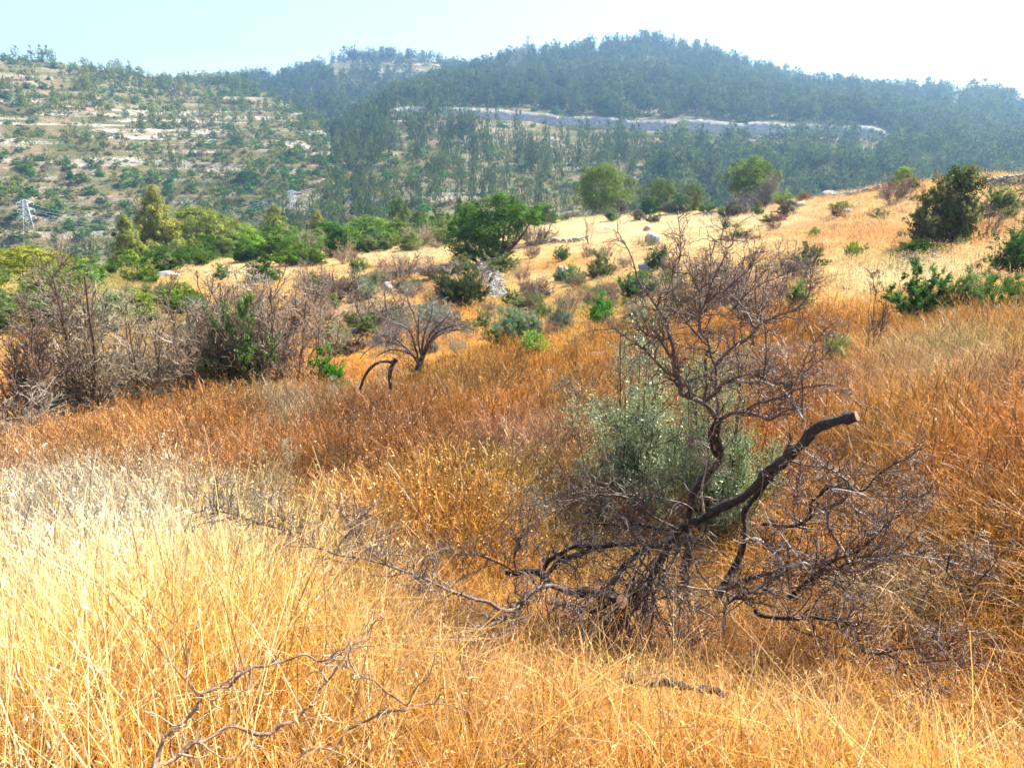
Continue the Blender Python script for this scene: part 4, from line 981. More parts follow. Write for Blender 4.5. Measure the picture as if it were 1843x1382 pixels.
# bare trees and bushes
GREYB, BROWNB, PURP = (.33, .245, .14), (.20, .135, .075), (.23, .155, .095)
B = [(420, 620, 130, 150, bares, 0, (.28, .25, .15), "olive-grey bare bush behind the creeper-covered bush", "bare bush", 30), (510, 610, 110, 130, bares, 3, GREYB, "pale bare bush between the lower path and the light grey bush", "bare bush", 30),
     (160, 590, 110, 150, bares, 1, (.28, .26, .15), "olive-grey bare bush high behind the tall leafless tree", "bare bush", 30), (42, 705, 250, 190, baretrees, 0, BROWNB, "leafless gnarled tree at the left edge with several leaning trunks", "bare tree", 20), (150, 700, 265, 190, baretrees, 1, BROWNB, "tall leafless tree with one upright trunk, left part of the picture", "bare tree", 20.5),
     (0, 712, 130, 150, bares, 1, (.34, .28, .2), "drooping pale bare bush in front of the gnarled tree", "bare bush", 18.5),
     (235, 690, 190, 160, bares, 0, GREYB, "grey bare bush right of the tall leafless tree", "bare bush", 22), (310, 690, 190, 160, bares, 1, GREYB, "dense grey bare bush, second right of the tall leafless tree", "bare bush", 22.5),
     (390, 690, 200, 170, bares, 3, BROWNB, "dark tangled bare bush left of the creeper-covered bush", "bare bush", 23), (465, 685, 200, 160, bares, 0, BROWNB, "dark brown bare bush covering the creeper's right side", "bare bush", 23),
     (530, 675, 185, 130, bares, 1, GREYB, "light grey bare bush left of the bright leafy shrub", "bare bush", 24), (80, 700, 130, 160, bares, 2, GREYB, "low grey bare bush between the two leafless trees", "bare bush", 21),
     (190, 640, 150, 180, bares, 3, GREYB, "grey bare bush behind the tall leafless tree", "bare bush", 24), (330, 620, 120, 160, bares, 2, (.20, .18, .12), "olive-grey bare bush behind the dense grey ones", "bare bush", 26),
     (260, 705, 60, 210, bares, 2, BROWNB, "low sprawling heap of bare branches at the edge of the orange weeds", "bare bush", 19.5), (450, 600, 90, 120, bares, 1, GREYB, "grey twiggy bush beside the lower path", "bare bush", 29),
     (600, 545, 80, 90, bares, 3, PURP, "purplish twiggy bush on the bank above the leafy shrub", "bare bush", None), (690, 590, 80, 110, bares, 0, PURP, "purplish bare bush behind the broken limb", "bare bush", None),
     (720, 500, 50, 80, bares, 1, BROWNB, "dark bare bush on the left end of the stone wall", "bare bush", None), (790, 505, 46, 90, bares, 2, BROWNB, "dark bare bush along the middle of the stone wall", "bare bush", None),
     (840, 540, 70, 80, bares, 0, BROWNB, "brown bare bush over the dark shrub by the wall", "bare bush", None),
     (1230, 545, 110, 110, bares, 1, PURP, "purplish bare bush seen through the left of the dead tree's top", "bare bush", 24), (1295, 530, 120, 120, bares, 0, PURP, "tall purplish bare bush right behind the dead tree's top", "bare bush", 26),
     (1365, 560, 130, 130, bares, 3, PURP, "brown bare bush seen through the right of the dead tree's top", "bare bush", 22), (1420, 510, 80, 90, bares, 2, PURP, "thin bare bush right of those behind the dead tree", "bare bush", None),
     (1400, 640, 80, 160, bares, 1, PURP, "low spreading bare bush behind the dead tree's middle", "bare bush", 16), (1180, 610, 90, 140, bares, 3, PURP, "bare bush left of the dead tree's upright stem", "bare bush", 17),
     (1050, 690, 80, 150, bares, 2, (.10, .07, .055), "dark low heap of dead twigs left of the olive bush", "bare bush", 14.5), (1000, 690, 60, 110, bares, 0, (.22, .17, .15), "small grey heap of dead twigs next to the dark one", "bare bush", 14.8),
     (1605, 368, 56, 62, bares, 0, PURP, "grey bare bush on the crest of the right-hand slope", "bare bush", None), (1375, 385, 62, 72, baretrees, 0, (.20, .17, .12), "little grey tree with a thin trunk standing in the pale field", "bare tree", 88),
     (1345, 384, 40, 60, bares, 1, (.14, .12, .09), "dark grey bush left of the little grey tree", "bare bush", 92), (1060, 440, 60, 44, sparse, 0, BROWNB, "thin bare sapling at the end of the low wall in the pale field", "bare tree", None),
     (960, 440, 50, 80, bares, 3, PURP, "grey bare bush right of the evergreen oak's stems", "bare bush", None), (750, 440, 40, 50, bares, 0, PURP, "small grey bare bush on the left edge of the pale field", "bare bush", None),
     (1775, 430, 70, 80, sparse, 1, BROWNB, "thin bare bush in the grass right of the big dark bush", "bare bush", None), (1650, 480, 30, 60, bares, 1, BROWNB, "low brown bush beside the low dark shrub", "bare bush", None),
     (1559, 642, 160, 96, sparse, 1, (.10, .06, .045), "thin dead sapling with a dark trunk, alone in the orange grass", "bare tree", None), (560, 530, 60, 70, bares, 2, PURP, "twiggy bush at the end of the sandy path", "bare bush", None),
     (675, 700, 60, 110, bares, 0, BROWNB, "brown dead brush tangled round the broken limb", "bare bush", 13.4), (880, 700, 50, 150, bares, 3, (.20, .17, .15), "low pile of grey dead branches in the middle of the rust weeds", "bare bush", 13.5), (620, 740, 90, 100, sparse, 0, BROWNB, "few crooked dead twigs left of the broken limb", "bare bush", 13),
     (1800, 770, 90, 110, sparse, 1, BROWNB, "crooked loop of dead twigs in the grass at the right edge", "bare bush", 9.5), (930, 900, 120, 130, bares, 1, (.42, .34, .30), "pale pinkish dead bush in the rust weeds left of the dead tree", "bare bush", 7.2)]
for u, v, h, w, pr, pi_, col, lab, cat, r0 in B:
    put(cat.replace(' ', '_'), pr, u, v, h * (1.0 if pr is bares else 1.15), w * (1.3 if pr is bares else 1.1), lab, cat, tuple(.8 * q for q in col), r=r0, proto=pi_)
belt(70, (520, 440, 1280, 640), bares, "bare_bush", "small grey twiggy bush scattered on the rough bank", "bare bush", "twiggy bushes on the bank", [PURP, GREYB, BROWNB], (20, 46), (.9, 1.6))

# ------------------------------------------------------------------ traced branches: photo polyline + distance -> world
def clear(u, v, r):
    """keep a traced branch above the ground"""
    p, rg_ = ground(u, v, 30)
    return min(r, rg_ * .97)
def trace(pts, r0, r1, px0, px1, n=None, bow=0., rg=rng, lift=True):
    pts = np.array(pts, float)
    n = n or max(8, int(np.linalg.norm(np.diff(pts, axis=0), axis=1).sum() / 9))
    c = catmull(pts, n); t = np.linspace(0, 1, n)
    r = r0 + (r1 - r0) * t + bow * np.sin(pi * t) + np.cumsum(rg.normal(size=n)) * .006
    W = np.array([at(a, b, clear(a, b, q) if lift else q) for (a, b), q in zip(c, r)])
    d = W[:, 1] * cP - W[:, 2] * sP
    R = (px0 + (px1 - px0) * t) * .5 * d / F
    return W, R
def resamp(P, R, K):
    s = np.linspace(0, len(P) - 1, K); i = np.minimum(s.astype(int), len(P) - 2); f = s - i
    return P[i] * (1 - f[:, None]) + P[i + 1] * f[:, None], R[i] * (1 - f) + R[i + 1] * f
def limb_mesh(name, P, R, mat, n=9, knots=.12, cap=None, rg=rng):
    """one bough: rough bark tube, optional sawn end cap returned as its own mesh"""
    K = len(P)
    Rk = R * (1 + knots * noise(np.arange(K) * 1., np.full(K, rg.uniform(0, 99)), 2.3, 5) + knots * .6 * rg.normal(size=K) * .7)
    V, Q, L = tubes(P[None], Rk[None], n, np.array([1.]))
    V = V.reshape(K, n, 3)
    C = V.mean(1, keepdims=True)
    ridge = 1 + knots * .8 * noise(np.arange(n)[None] * 1.7 + 0 * np.arange(K)[:, None], np.arange(K)[:, None] * .25 + 0 * np.arange(n)[None], 1., 8)
    V = C + (V - C) * ridge[..., None]
    end = np.arange((K - 1) * n, K * n)
    me = mk(name, V.reshape(-1, 3), [Q] if cap else [Q, end[None]], {'lv': L}, [mat])
    capm = None
    if cap:
        T = norm(P[-1] - P[-2]); v = V[-1]; c = v.mean(0)
        ring = np.concatenate([v, c + (v - c) * .97 + T * .004, c[None] + T * .006])
        q = [np.array([[i, (i + 1) % n, n + (i + 1) % n, n + i] for i in range(n)]), np.array([[n + i, n + (i + 1) % n, 2 * n] for i in range(n)])]
        capm = mk("cut_face", ring, q, {'lv': np.ones(2 * n + 1)}, [M_cut], smooth_=False)
    return me, capm
def bough_tree(name, label, cat, spec, twigs, base, seed, twigcol=(.30, .22, .17), rootless=False):
    rg = np.random.default_rng(seed)
    root = link(name, None, None, base); tag(root, label, cat)
    fine, fineR = [], []
    for pn, pts, r0, r1, a, b, mat, cap in spec:
        P, R = trace(pts, r0, r1, a, b, rg=rg); P = P - base
        # knotty kinks
        kn = rg.normal(size=(len(P) // 3 + 4, 3)); tt = np.arange(len(P)) / 2.6
        kk = np.stack([np.interp(tt, np.arange(len(kn)), kn[:, q]) for q in range(3)], -1)
        P[1:-1] += kk[1:-1] * (R[1:-1, None] * np.where(R[1:-1, None] > .02, .10, .34) + .003)
        me, cm = limb_mesh(pn, P, R, mat, 14 if a > 9 else 6, .24 if a > 9 else .14, cap, rg)
        o = link(pn, me, root)
        if cm: link("cut_face", cm, o)
        p_, r_ = resamp(P, R, 12); fine.append(p_); fineR.append(r_)
    fine, fineR = np.stack(fine), np.stack(fineR)
    if twigs:
        n1, n2, n3, l1, l2, l3 = twigs
        small = fineR.max(1) < .026
        if not small.any(): small[:] = True
        if len(small) > 90: small[-52:] &= rg.uniform(0, 1, 52) < .16
        fp, fr = fine[small], fineR[small]
        A, Ar = sprout(fp, np.minimum(fr, .009), n1, l1, (.5, 1.3), rg, K=8, crook=.42, up=.14, rmin=.0027, rk=.55, t0=.12)
        B_, Br = sprout(A, Ar, n2, l2, (.5, 1.3), rg, K=6, crook=.45, up=.08, rmin=.0015, rk=.65)
        C_, Cr = sprout(B_, Br, n3, l3, (.5, 1.4), rg, K=4, crook=.4, up=.05, rmin=.0011, rk=.75)
        me = stem_mesh("twigs", [(A, Ar), (B_, Br), (C_, Cr)], M_twig, 4, (.55, 1.5), rg)
        link("twigs", me, root, color=twigcol)
    return root
D, W_, PL = M_bark, M_bark2, M_pale
T1 = [  # part, polyline, distance start/end, width px start/end, bark, sawn end
    ("trunk", [(1230, 1120), (1232, 1060), (1236, 996), (1241, 938), (1249, 886), (1262, 865), (1279, 848), (1297, 826), (1295, 798), (1289, 780), (1291, 755)], 5.35, 5.2, 21, 13, D, False),
    ("trunk", [(1292, 1075), (1314, 1035), (1332, 1000), (1342, 955), (1338, 930), (1352, 905), (1368, 888), (1382, 868), (1402, 835), (1418, 800), (1421, 778)], 5.2, 5.5, 14, 5, D, False),
    ("bough", [(1297, 826), (1284, 806), (1279, 785), (1291, 757)], 5.25, 5.2, 9, 8, D, False),
    ("bough", [(1291, 757), (1266, 729), (1238, 712), (1222, 703), (1224, 688), (1215, 675), (1212, 652), (1211, 630), (1204, 600), (1197, 579), (1186, 556), (1167, 528), (1149, 498), (1142, 477), (1132, 454), (1115, 422)], 5.2, 4.9, 10, 1.8, W_, False),
    ("bough", [(1291, 757), (1289, 740), (1288, 700), (1289, 664), (1286, 652), (1281, 640), (1270, 612), (1262, 590), (1262, 560), (1271, 545), (1285, 500), (1297, 472), (1306, 456), (1309, 447), (1297, 436), (1304, 408), (1305, 389), (1301, 378)], 5.2, 5.4, 7, 1.5, W_, False),
    ("bough", [(1291, 757), (1298, 752), (1321, 740), (1342, 742), (1372, 752), (1385, 756), (1402, 744), (1425, 735), (1450, 742)], 5.2, 4.8, 8, 2.5, W_, False),
    ("bough", [(1344, 737), (1360, 728), (1382, 722), (1407, 712), (1430, 703), (1462, 696), (1493, 694), (1510, 700), (1525, 708), (1540, 720), (1548, 730)], 5.0, 4.7, 5, 1.6, W_, False),
    ("bough", [(1262, 728), (1275, 714), (1289, 705), (1300, 692), (1312, 684), (1344, 670), (1362, 676), (1402, 690), (1440, 692)], 5.15, 4.7, 8, 2, W_, False),
    ("bough", [(1312, 684), (1340, 686), (1370, 687), (1405, 700), (1420, 716), (1432, 733), (1442, 748), (1449, 757)], 5.1, 4.75, 6, 3, PL, False),
    ("bough", [(1290, 656), (1308, 637), (1322, 623), (1345, 612), (1362, 593), (1378, 581), (1408, 567), (1436, 553), (1454, 535), (1459, 512), (1458, 477)], 5.2, 5.3, 7, 1.4, W_, False),
    ("bough", [(1211, 650), (1200, 633), (1192, 621), (1185, 611), (1170, 609), (1156, 600), (1147, 588), (1146, 568)], 5.1, 4.8, 6, 2, W_, False),
    ("bough", [(1214, 676), (1199, 669), (1174, 642), (1142, 618), (1121, 604), (1107, 591)], 5.1, 4.8, 5, 2, W_, False),
    ("bough", [(1192, 563), (1204, 517), (1216, 484), (1223, 459), (1225, 433), (1220, 380)], 5.0, 5.1, 3.5, 1.6, W_, False),
    ("bough", [(1262, 600), (1262, 577), (1260, 542), (1258, 520), (1244, 492), (1232, 475)], 5.3, 5.4, 5, 1.8, W_, False),
    ("bough", [(1309, 447), (1317, 440), (1316, 428), (1315, 416)], 5.35, 5.35, 3, 1.6, W_, False), ("bough", [(1297, 436), (1284, 430), (1271, 424)], 5.35, 5.3, 2.5, 1.4, W_, False),
    ("bough", [(1362, 590), (1355, 584), (1343, 563), (1322, 554), (1311, 542), (1304, 528)], 5.25, 5.5, 4.5, 2, W_, False),
    ("bough", [(1318, 556), (1330, 545), (1341, 530), (1371, 512), (1401, 498), (1420, 482), (1426, 470)], 5.4, 5.6, 3.5, 1.5, W_, False),
    ("bough", [(1269, 545), (1285, 537), (1304, 526), (1322, 505), (1350, 484), (1357, 465), (1362, 445)], 5.4, 5.5, 3.5, 1.5, W_, False),
    ("bough", [(1375, 672), (1378, 650), (1380, 630), (1379, 605), (1377, 580), (1376, 565)], 5.0, 5.0, 5, 2, W_, False),
    ("bough", [(1445, 760), (1444, 720), (1445, 670), (1452, 640), (1466, 614), (1482, 595), (1500, 580)], 4.8, 4.9, 4, 1.6, W_, False),
    ("bough", [(1445, 672), (1470, 652), (1485, 640), (1500, 612), (1508, 592)], 4.85, 4.9, 3, 1.4, W_, False),
    ("bough", [(1270, 646), (1271, 680), (1271, 697), (1266, 722)], 5.2, 5.2, 5, 5, W_, False),
    ("bough", [(1262, 610), (1250, 597), (1236, 580), (1225, 566), (1206, 556), (1196, 546)], 5.2, 4.9, 5, 1.8, W_, False),
    # the sawn bough leaning across
    ("bough", [(1150, 1062), (1165, 1048), (1181, 1030), (1194, 1000), (1212, 965), (1235, 945), (1289, 921), (1324, 902), (1358, 877), (1393, 842), (1428, 810), (1462, 778), (1500, 757), (1541, 749)], 4.75, 4.55, 12, 20, D, True),
    ("bough", [(1210, 966), (1195, 975), (1169, 985), (1135, 1007), (1112, 1030), (1098, 1058), (1079, 1088), (1046, 1122)], 4.7, 4.1, 13, 4, D, False),
    ("bough", [(1178, 1037), (1162, 1054), (1136, 1077), (1118, 1096), (1098, 1120), (1060, 1150)], 4.6, 4.0, 8, 3, D, False),
    ("bough", [(1160, 1062), (1160, 1081), (1154, 1123), (1146, 1158), (1139, 1185)], 4.5, 4.0, 5, 2, D, False),
    ("bough", [(1170, 1050), (1174, 1100), (1169, 1146), (1182, 1185)], 4.5, 4.0, 5, 2, D, False),
    ("bough", [(1172, 1060), (1188, 1107), (1204, 1142), (1225, 1164), (1257, 1152), (1280, 1130)], 4.45, 4.0, 4, 2, D, False),
    ("bough", [(1153, 1079), (1138, 1098), (1125, 1112), (1098, 1140), (1090, 1152)], 4.4, 4.0, 7, 3, D, False),
    ("bough", [(1225, 950), (1211, 952), (1169, 947), (1112, 943), (1042, 940), (1007, 926)], 4.65, 4.4, 7, 1.8, D, False),
    ("bough", [(1215, 950), (1199, 943), (1174, 926), (1153, 910), (1125, 894), (1088, 889), (1053, 895), (1007, 915), (977, 933), (940, 955)], 4.65, 4.3, 5, 1.4, W_, False),
    ("bough", [(1262, 935), (1250, 922), (1227, 903), (1181, 894), (1130, 890), (1083, 884), (1040, 886), (995, 898), (956, 912)], 4.7, 4.35, 3.5, 1.4, W_, False),
    ("bough", [(1275, 925), (1270, 950), (1262, 970), (1240, 992), (1226, 1010)], 4.6, 4.6, 4, 2, D, False),
    ("bough", [(1268, 925), (1262, 890), (1267, 862), (1272, 832), (1262, 806), (1246, 790), (1236, 778)], 4.95, 4.8, 4, 1.5, PL, False),
    # right-hand tangle
    ("bough", [(1372, 943), (1404, 946), (1436, 948), (1456, 936), (1458, 913), (1477, 893), (1494, 878), (1529, 881), (1558, 880), (1590, 847), (1627, 826), (1645, 816), (1664, 800)], 4.9, 4.6, 8, 1.6, D, False),
    ("bough", [(1425, 829), (1454, 841), (1494, 845), (1529, 866), (1526, 890), (1505, 908), (1491, 922), (1492, 950), (1511, 979), (1503, 1010)], 4.7, 4.5, 4, 6, W_, False),
    ("bough", [(1528, 898), (1540, 915), (1555, 925), (1570, 940), (1588, 955)], 4.6, 4.6, 4, 2, PL, False),
    ("bough", [(1558, 880), (1575, 889), (1601, 894), (1650, 894), (1682, 881)], 4.6, 4.4, 3, 1.2, W_, False),
    ("bough", [(1420, 1075), (1445, 1050), (1468, 1035), (1488, 1017), (1526, 1000), (1549, 988), (1581, 959), (1598, 941), (1621, 925), (1634, 912)], 4.6, 4.6, 10, 1.6, D, False),
    ("bough", [(1598, 941), (1597, 920), (1598, 905)], 4.6, 4.6, 4, 2, D, False),
    ("bough", [(1290, 1060), (1309, 1057), (1340, 1046), (1367, 1037), (1400, 1027), (1420, 1010)], 4.95, 4.9, 10, 6, D, False),
    ("bough", [(1303, 1142), (1306, 1110), (1309, 1087), (1332, 1075), (1364, 1058), (1388, 1042), (1407, 1029), (1402, 1008), (1390, 992), (1378, 980), (1349, 972)], 4.25, 4.4, 5, 7, PL, False),
    ("bough", [(1400, 1034), (1416, 1023), (1442, 1012), (1459, 1017), (1490, 1022), (1520, 1025), (1549, 1011), (1595, 1003), (1633, 1000), (1700, 1010), (1749, 1020)], 4.4, 4.2, 7, 2.5, PL, False),
    ("bough", [(1378, 980), (1400, 985), (1425, 992), (1445, 1000)], 4.4, 4.4, 5, 2, PL, False),
    ("bough", [(1708, 1000), (1706, 1018), (1705, 1032), (1728, 1044), (1752, 1055), (1766, 1038), (1780, 1024), (1795, 1000)], 4.2, 4.1, 4, 1.5, D, False),
    ("bough", [(1360, 1098), (1378, 1111), (1430, 1113), (1482, 1116), (1520, 1117), (1538, 1133), (1546, 1155), (1555, 1172), (1587, 1174), (1630, 1167)], 4.1, 3.6, 8, 4, D, False),
    ("bough", [(1630, 1167), (1650, 1168), (1670, 1177), (1692, 1171), (1708, 1155), (1724, 1137)], 3.6, 3.5, 2.5, 1.2, D, False),
    ("bough", [(1590, 1176), (1610, 1184), (1629, 1196), (1641, 1216), (1651, 1235), (1679, 1243)], 3.6, 3.3, 4, 2, D, False),
    ("bough", [(1629, 1196), (1660, 1190), (1706, 1188), (1730, 1190), (1756, 1198)], 3.5, 3.4, 2.5, 1.2, D, False),
    ("bough", [(1430, 1130), (1454, 1142), (1482, 1148), (1500, 1170), (1518, 1182), (1540, 1190)], 4.0, 3.6, 4, 1.8, W_, False),
    ("bough", [(1135, 1019), (1158, 1037), (1199, 1058), (1227, 1079), (1262, 1100), (1285, 1112)], 4.4, 4.3, 6, 3, PL, False), ("bough", [(1223, 1053), (1260, 1060), (1300, 1065), (1340, 1078)], 4.4, 4.3, 3.5, 2, PL, False),
]
rf = np.random.default_rng(77)
for k in range(26):          # the fan of broken twiggy boughs that hangs to the ground left of and under the trunk
    a = [(1211, 960), (1180, 1000), (1150, 1000), (1190, 1010), (1120, 1025), (1060, 1070), (1235, 960), (1169, 985)][k % 8]
    e = (a[0] + rf.normal() * 75 - 25, rf.uniform(1110, 1195)); q = rf.uniform(1.8, 4)
    T1.append(("bough", [a, ((a[0] * 2 + e[0]) / 3 + rf.normal() * 10, (a[1] * 2 + e[1]) / 3), ((a[0] + 2 * e[0]) / 3 + rf.normal() * 12, (a[1] + 2 * e[1]) / 3 + rf.normal() * 6), e], 4.6 - rf.uniform(0, .3), 3.9 - rf.uniform(0, .5), q, 1.3, D, False))
for k in range(26):          # and the paler crooked ones spreading right
    a = [(1436, 948), (1494, 880), (1470, 1034), (1526, 1000), (1416, 1023), (1364, 1058), (1430, 1113), (1589, 850), (1366, 900), (1595, 1003)][k % 10]
    th_ = rf.uniform(-1.9, 1.2); L_ = rf.uniform(70, 190); e = (a[0] + L_ * cos(th_) + 20, a[1] + L_ * sin(th_) * .8); q = rf.uniform(1.6, 3.6)
    T1.append(("bough", [a, (a[0] * .65 + e[0] * .35 + rf.normal() * 12, a[1] * .65 + e[1] * .35 + rf.normal() * 12), (a[0] * .3 + e[0] * .7 + rf.normal() * 12, a[1] * .3 + e[1] * .7 + rf.normal() * 12), e], 4.5 - rf.uniform(0, .3), 4.5 - rf.uniform(0, .5), q, 1.2, W_ if k % 3 else PL, False))
bp = ground(1232, 1110)[0]
bough_tree("dead_tree", "large leafless tree with dark crooked trunks and a sawn-off leaning bough, nearest the camera", "dead tree", T1, (1350, 5200, 6400, (.14, .44), (.06, .22), (.03, .09)), bp, 401, (.105, .058, .036))
L1 = [("bough", [(1114, 1077), (1088, 1075), (1056, 1066), (1019, 1063), (996, 1051), (973, 1036), (945, 1029), (910, 1031)], 4.1, 4.3, 20, 8, D, False),
      ("bough", [(1085, 1076), (1104, 1082), (1119, 1083)], 4.05, 3.95, 20, 22, D, True),
      ("bough", [(1090, 1090), (1077, 1097), (1043, 1090), (1010, 1093), (985, 1110)], 4.0, 4.0, 9, 3, D, False),
      ("bough", [(1019, 1060), (980, 1058), (961, 1063), (938, 1084), (919, 1104), (903, 1118), (880, 1124), (855, 1150), (830, 1185), (790, 1225)], 4.1, 3.3, 10, 2.5, W_, False),
      ("bough", [(926, 1096), (901, 1093), (880, 1082), (840, 1072), (806, 1060), (770, 1045), (732, 1030), (686, 1016), (640, 1005), (586, 992), (513, 955), (440, 929), (370, 912)], 3.6, 3.0, 7, 2, W_, False),
      ("bough", [(735, 1032), (700, 1018), (683, 1006), (657, 982), (635, 957), (620, 935), (606, 911)], 3.25, 3.2, 3, 1.3, W_, False),
      ("bough", [(513, 955), (500, 925), (486, 905), (470, 896)], 3.1, 3.1, 2, 1.2, W_, False),
      ("bough", [(930, 1032), (925, 1000), (934, 975), (922, 950), (920, 930)], 4.3, 4.3, 4, 1.5, W_, False),
      ("bough", [(980, 1040), (1000, 1016), (1042, 997), (1088, 983), (1146, 979)], 4.3, 4.3, 7, 10, D, True),
      ("bough", [(975, 1036), (991, 1010), (1019, 989), (1040, 980), (1088, 981)], 4.3, 4.35, 8, 6, D, False),
      ("bough", [(930, 1030), (890, 1010), (860, 998), (830, 1000), (800, 992)], 4.3, 4.4, 3, 1.4, D, False),
      ("bough", [(1005, 1062), (1003, 1090), (1000, 1120)], 4.1, 3.9, 4, 3, D, False), ("bough", [(945, 1075), (940, 1100), (935, 1125)], 4.1, 3.9, 5, 3, D, False)]
bough_tree("fallen_branch", "dark fallen branch with a thick sawn end lying under the dead tree's left side", "fallen branch", L1, (340, 1200, 1700, (.15, .40), (.06, .2), (.03, .10)), ground(1060, 1090)[0], 402, (.13, .09, .07))
A1 = [("bough", [(262, 1400), (303, 1319), (337, 1289), (366, 1247), (405, 1236), (440, 1211), (488, 1192), (547, 1182), (586, 1187), (635, 1170), (675, 1162)], 1.5, 1.62, 9, 2.4, M_drybark, False),
      ("bough", [(366, 1250), (345, 1240), (337, 1192), (349, 1138)], 1.53, 1.60, 4, 1.5, M_drybark, False), ("bough", [(632, 1171), (654, 1143), (670, 1115), (693, 1099)], 1.6, 1.7, 3, 1.5, M_drybark, False), ("bough", [(340, 1288), (355, 1296), (368, 1293)], 1.6, 1.6, 3, 1.5, M_drybark, False),
      ("bough", [(488, 1192), (500, 1180), (508, 1165)], 1.7, 1.7, 2.5, 1.2, M_drybark, False)]
A2 = [("bough", [(270, 1400), (290, 1376), (342, 1343), (415, 1309), (483, 1319), (547, 1280), (586, 1231), (615, 1187), (632, 1160)], 1.42, 1.60, 10, 2.4, M_drybark, False)]
A3 = [("bough", [(640, 1308), (683, 1285), (732, 1270), (791, 1265), (840, 1280)], 1.66, 1.66, 6, 1.8, M_drybark, False), ("bough", [(735, 1270), (690, 1235), (640, 1205), (605, 1187)], 1.66, 1.60, 4, 2, M_drybark, False), ("bough", [(732, 1268), (745, 1245), (762, 1226), (790, 1224)], 1.66, 1.68, 3, 1.4, M_drybark, False),
      ("bough", [(530, 1372), (560, 1354), (586, 1347), (610, 1340), (625, 1314), (650, 1300)], 1.58, 1.64, 4, 3, M_drybark, False)]
for sp, lb, b, sd in ((A1, "thin crooked fallen branch with an upright twig, lying on the foreground oat grass", (350, 1330), 403), (A2, "smoother fallen branch running behind the crooked one, down to the bottom edge", (420, 1350), 404),
                      (A3, "small forked fallen branch in the grass right of the crooked one", (720, 1330), 405)):
    bough_tree("fallen_branch", lb, "fallen branch", sp, (8, 12, 8, (.06, .16), (.03, .08), (.02, .05)), ground(*b)[0], sd, (.36, .24, .15))
Lg = [("bough", [(1120, 1218), (1150, 1224), (1212, 1229), (1250, 1236), (1300, 1250)], 2.85, 2.75, 15, 12, D, True)]
bough_tree("fallen_branch", "thick dark limb half buried in the grass below the dead tree", "fallen branch", Lg, None, ground(1200, 1240)[0], 406)
# arching bare tree with the broken limb in the middle distance
ar = [("trunk", [(752, 668), (757, 650), (764, 632), (772, 615)], 14.2, 14.3, 11, 7, D, False)]
for pts in ([(755, 660), (744, 640), (735, 628), (712, 618), (690, 615), (665, 628), (648, 645)], [(755, 655), (748, 625), (740, 600), (722, 585), (695, 580)], [(760, 645), (753, 615), (752, 590), (753, 566)], [(765, 632), (780, 612), (798, 600), (830, 592), (850, 596)],
            [(768, 625), (785, 600), (805, 590), (835, 583)], [(758, 640), (764, 600), (775, 570), (778, 545)], [(750, 645), (725, 620), (700, 605), (672, 608)], [(764, 632), (775, 600), (800, 575), (812, 560)], [(744, 640), (722, 632), (700, 630), (680, 640)], [(752, 590), (745, 565), (735, 545), (732, 520)]):
    ar.append(("bough", pts, 14.2, 14.2 + rng.normal() * .5, 5, 1.6, W_, False))
bough_tree("bare_tree", "low leafless tree with arching branches in the middle, beside the broken limb", "bare tree", ar, (260, 1200, 1600, (.25, .8), (.12, .4), (.06, .2)), ground(752, 672)[0], 407, (.20, .16, .12))
bl = [("bough", [(648, 700), (655, 680), (668, 662), (684, 652), (705, 651)], 13.2, 13.2, 5, 6, D, False), ("bough", [(703, 700), (702, 676), (706, 660), (713, 646)], 13.1, 13.1, 6, 9, D, True), ("bough", [(700, 652), (708, 650), (714, 646)], 13.15, 13.1, 6, 8, D, False)]
bough_tree("broken_limb", "dark broken arching limb with a bright sawn end, left of the arching tree", "broken limb", bl, (16, 30, 20, (.2, .5), (.1, .3), (.05, .15)), ground(690, 705)[0], 408, (.22, .16, .12))
st = [("stem", [(1719, 635), (1722, 618), (1728, 600), (1738, 582), (1745, 568)], 15, 15, 4.5, 2.5, D, False), ("bough", [(1728, 600), (1722, 590), (1714, 583), (1710, 578)], 15, 15, 3, 1.5, D, False)]
bough_tree("dead_sapling", "short crooked dark stick standing in the orange grass below the wispy bushes", "dead sapling", st, (6, 8, 4, (.1, .3), (.05, .15), (.03, .08)), ground(1719, 640)[0], 409, (.12, .08, .06))

# ------------------------------------------------------------------ stones
def stone_verts(rg, n):
    import bmesh
    bm = bmesh.new(); bmesh.ops.create_icosphere(bm, subdivisions=n, radius=.5)
    V = np.array([v.co[:] for v in bm.verts]); Fc = np.array([[v.index for v in f.verts] for f in bm.faces]); bm.free()
    for _ in range(7):                                  # chip flat planes off the ball
        d = norm(rg.normal(size=3)); q = V @ d; c = rg.uniform(.24, .4)
        V = V - np.clip(q - c, 0, None)[:, None] * d * .9
    V += .03 * noise(V[:, 0] * 3 + rg.uniform(0, 50), V[:, 1] * 3 + V[:, 2] * 2, .5, 12)[:, None] * norm(V)
    return V, Fc
rgs = np.random.default_rng(500)
stones = [stone_verts(rgs, 3) for _ in range(4)]; small = [stone_verts(rgs, 1) for _ in range(5)]
boulder = [[("boulder", mk("boulder", V, Fc, {'lv': np.ones(len(V))}, [M_stone], smooth_=False))] for V, Fc in stones]
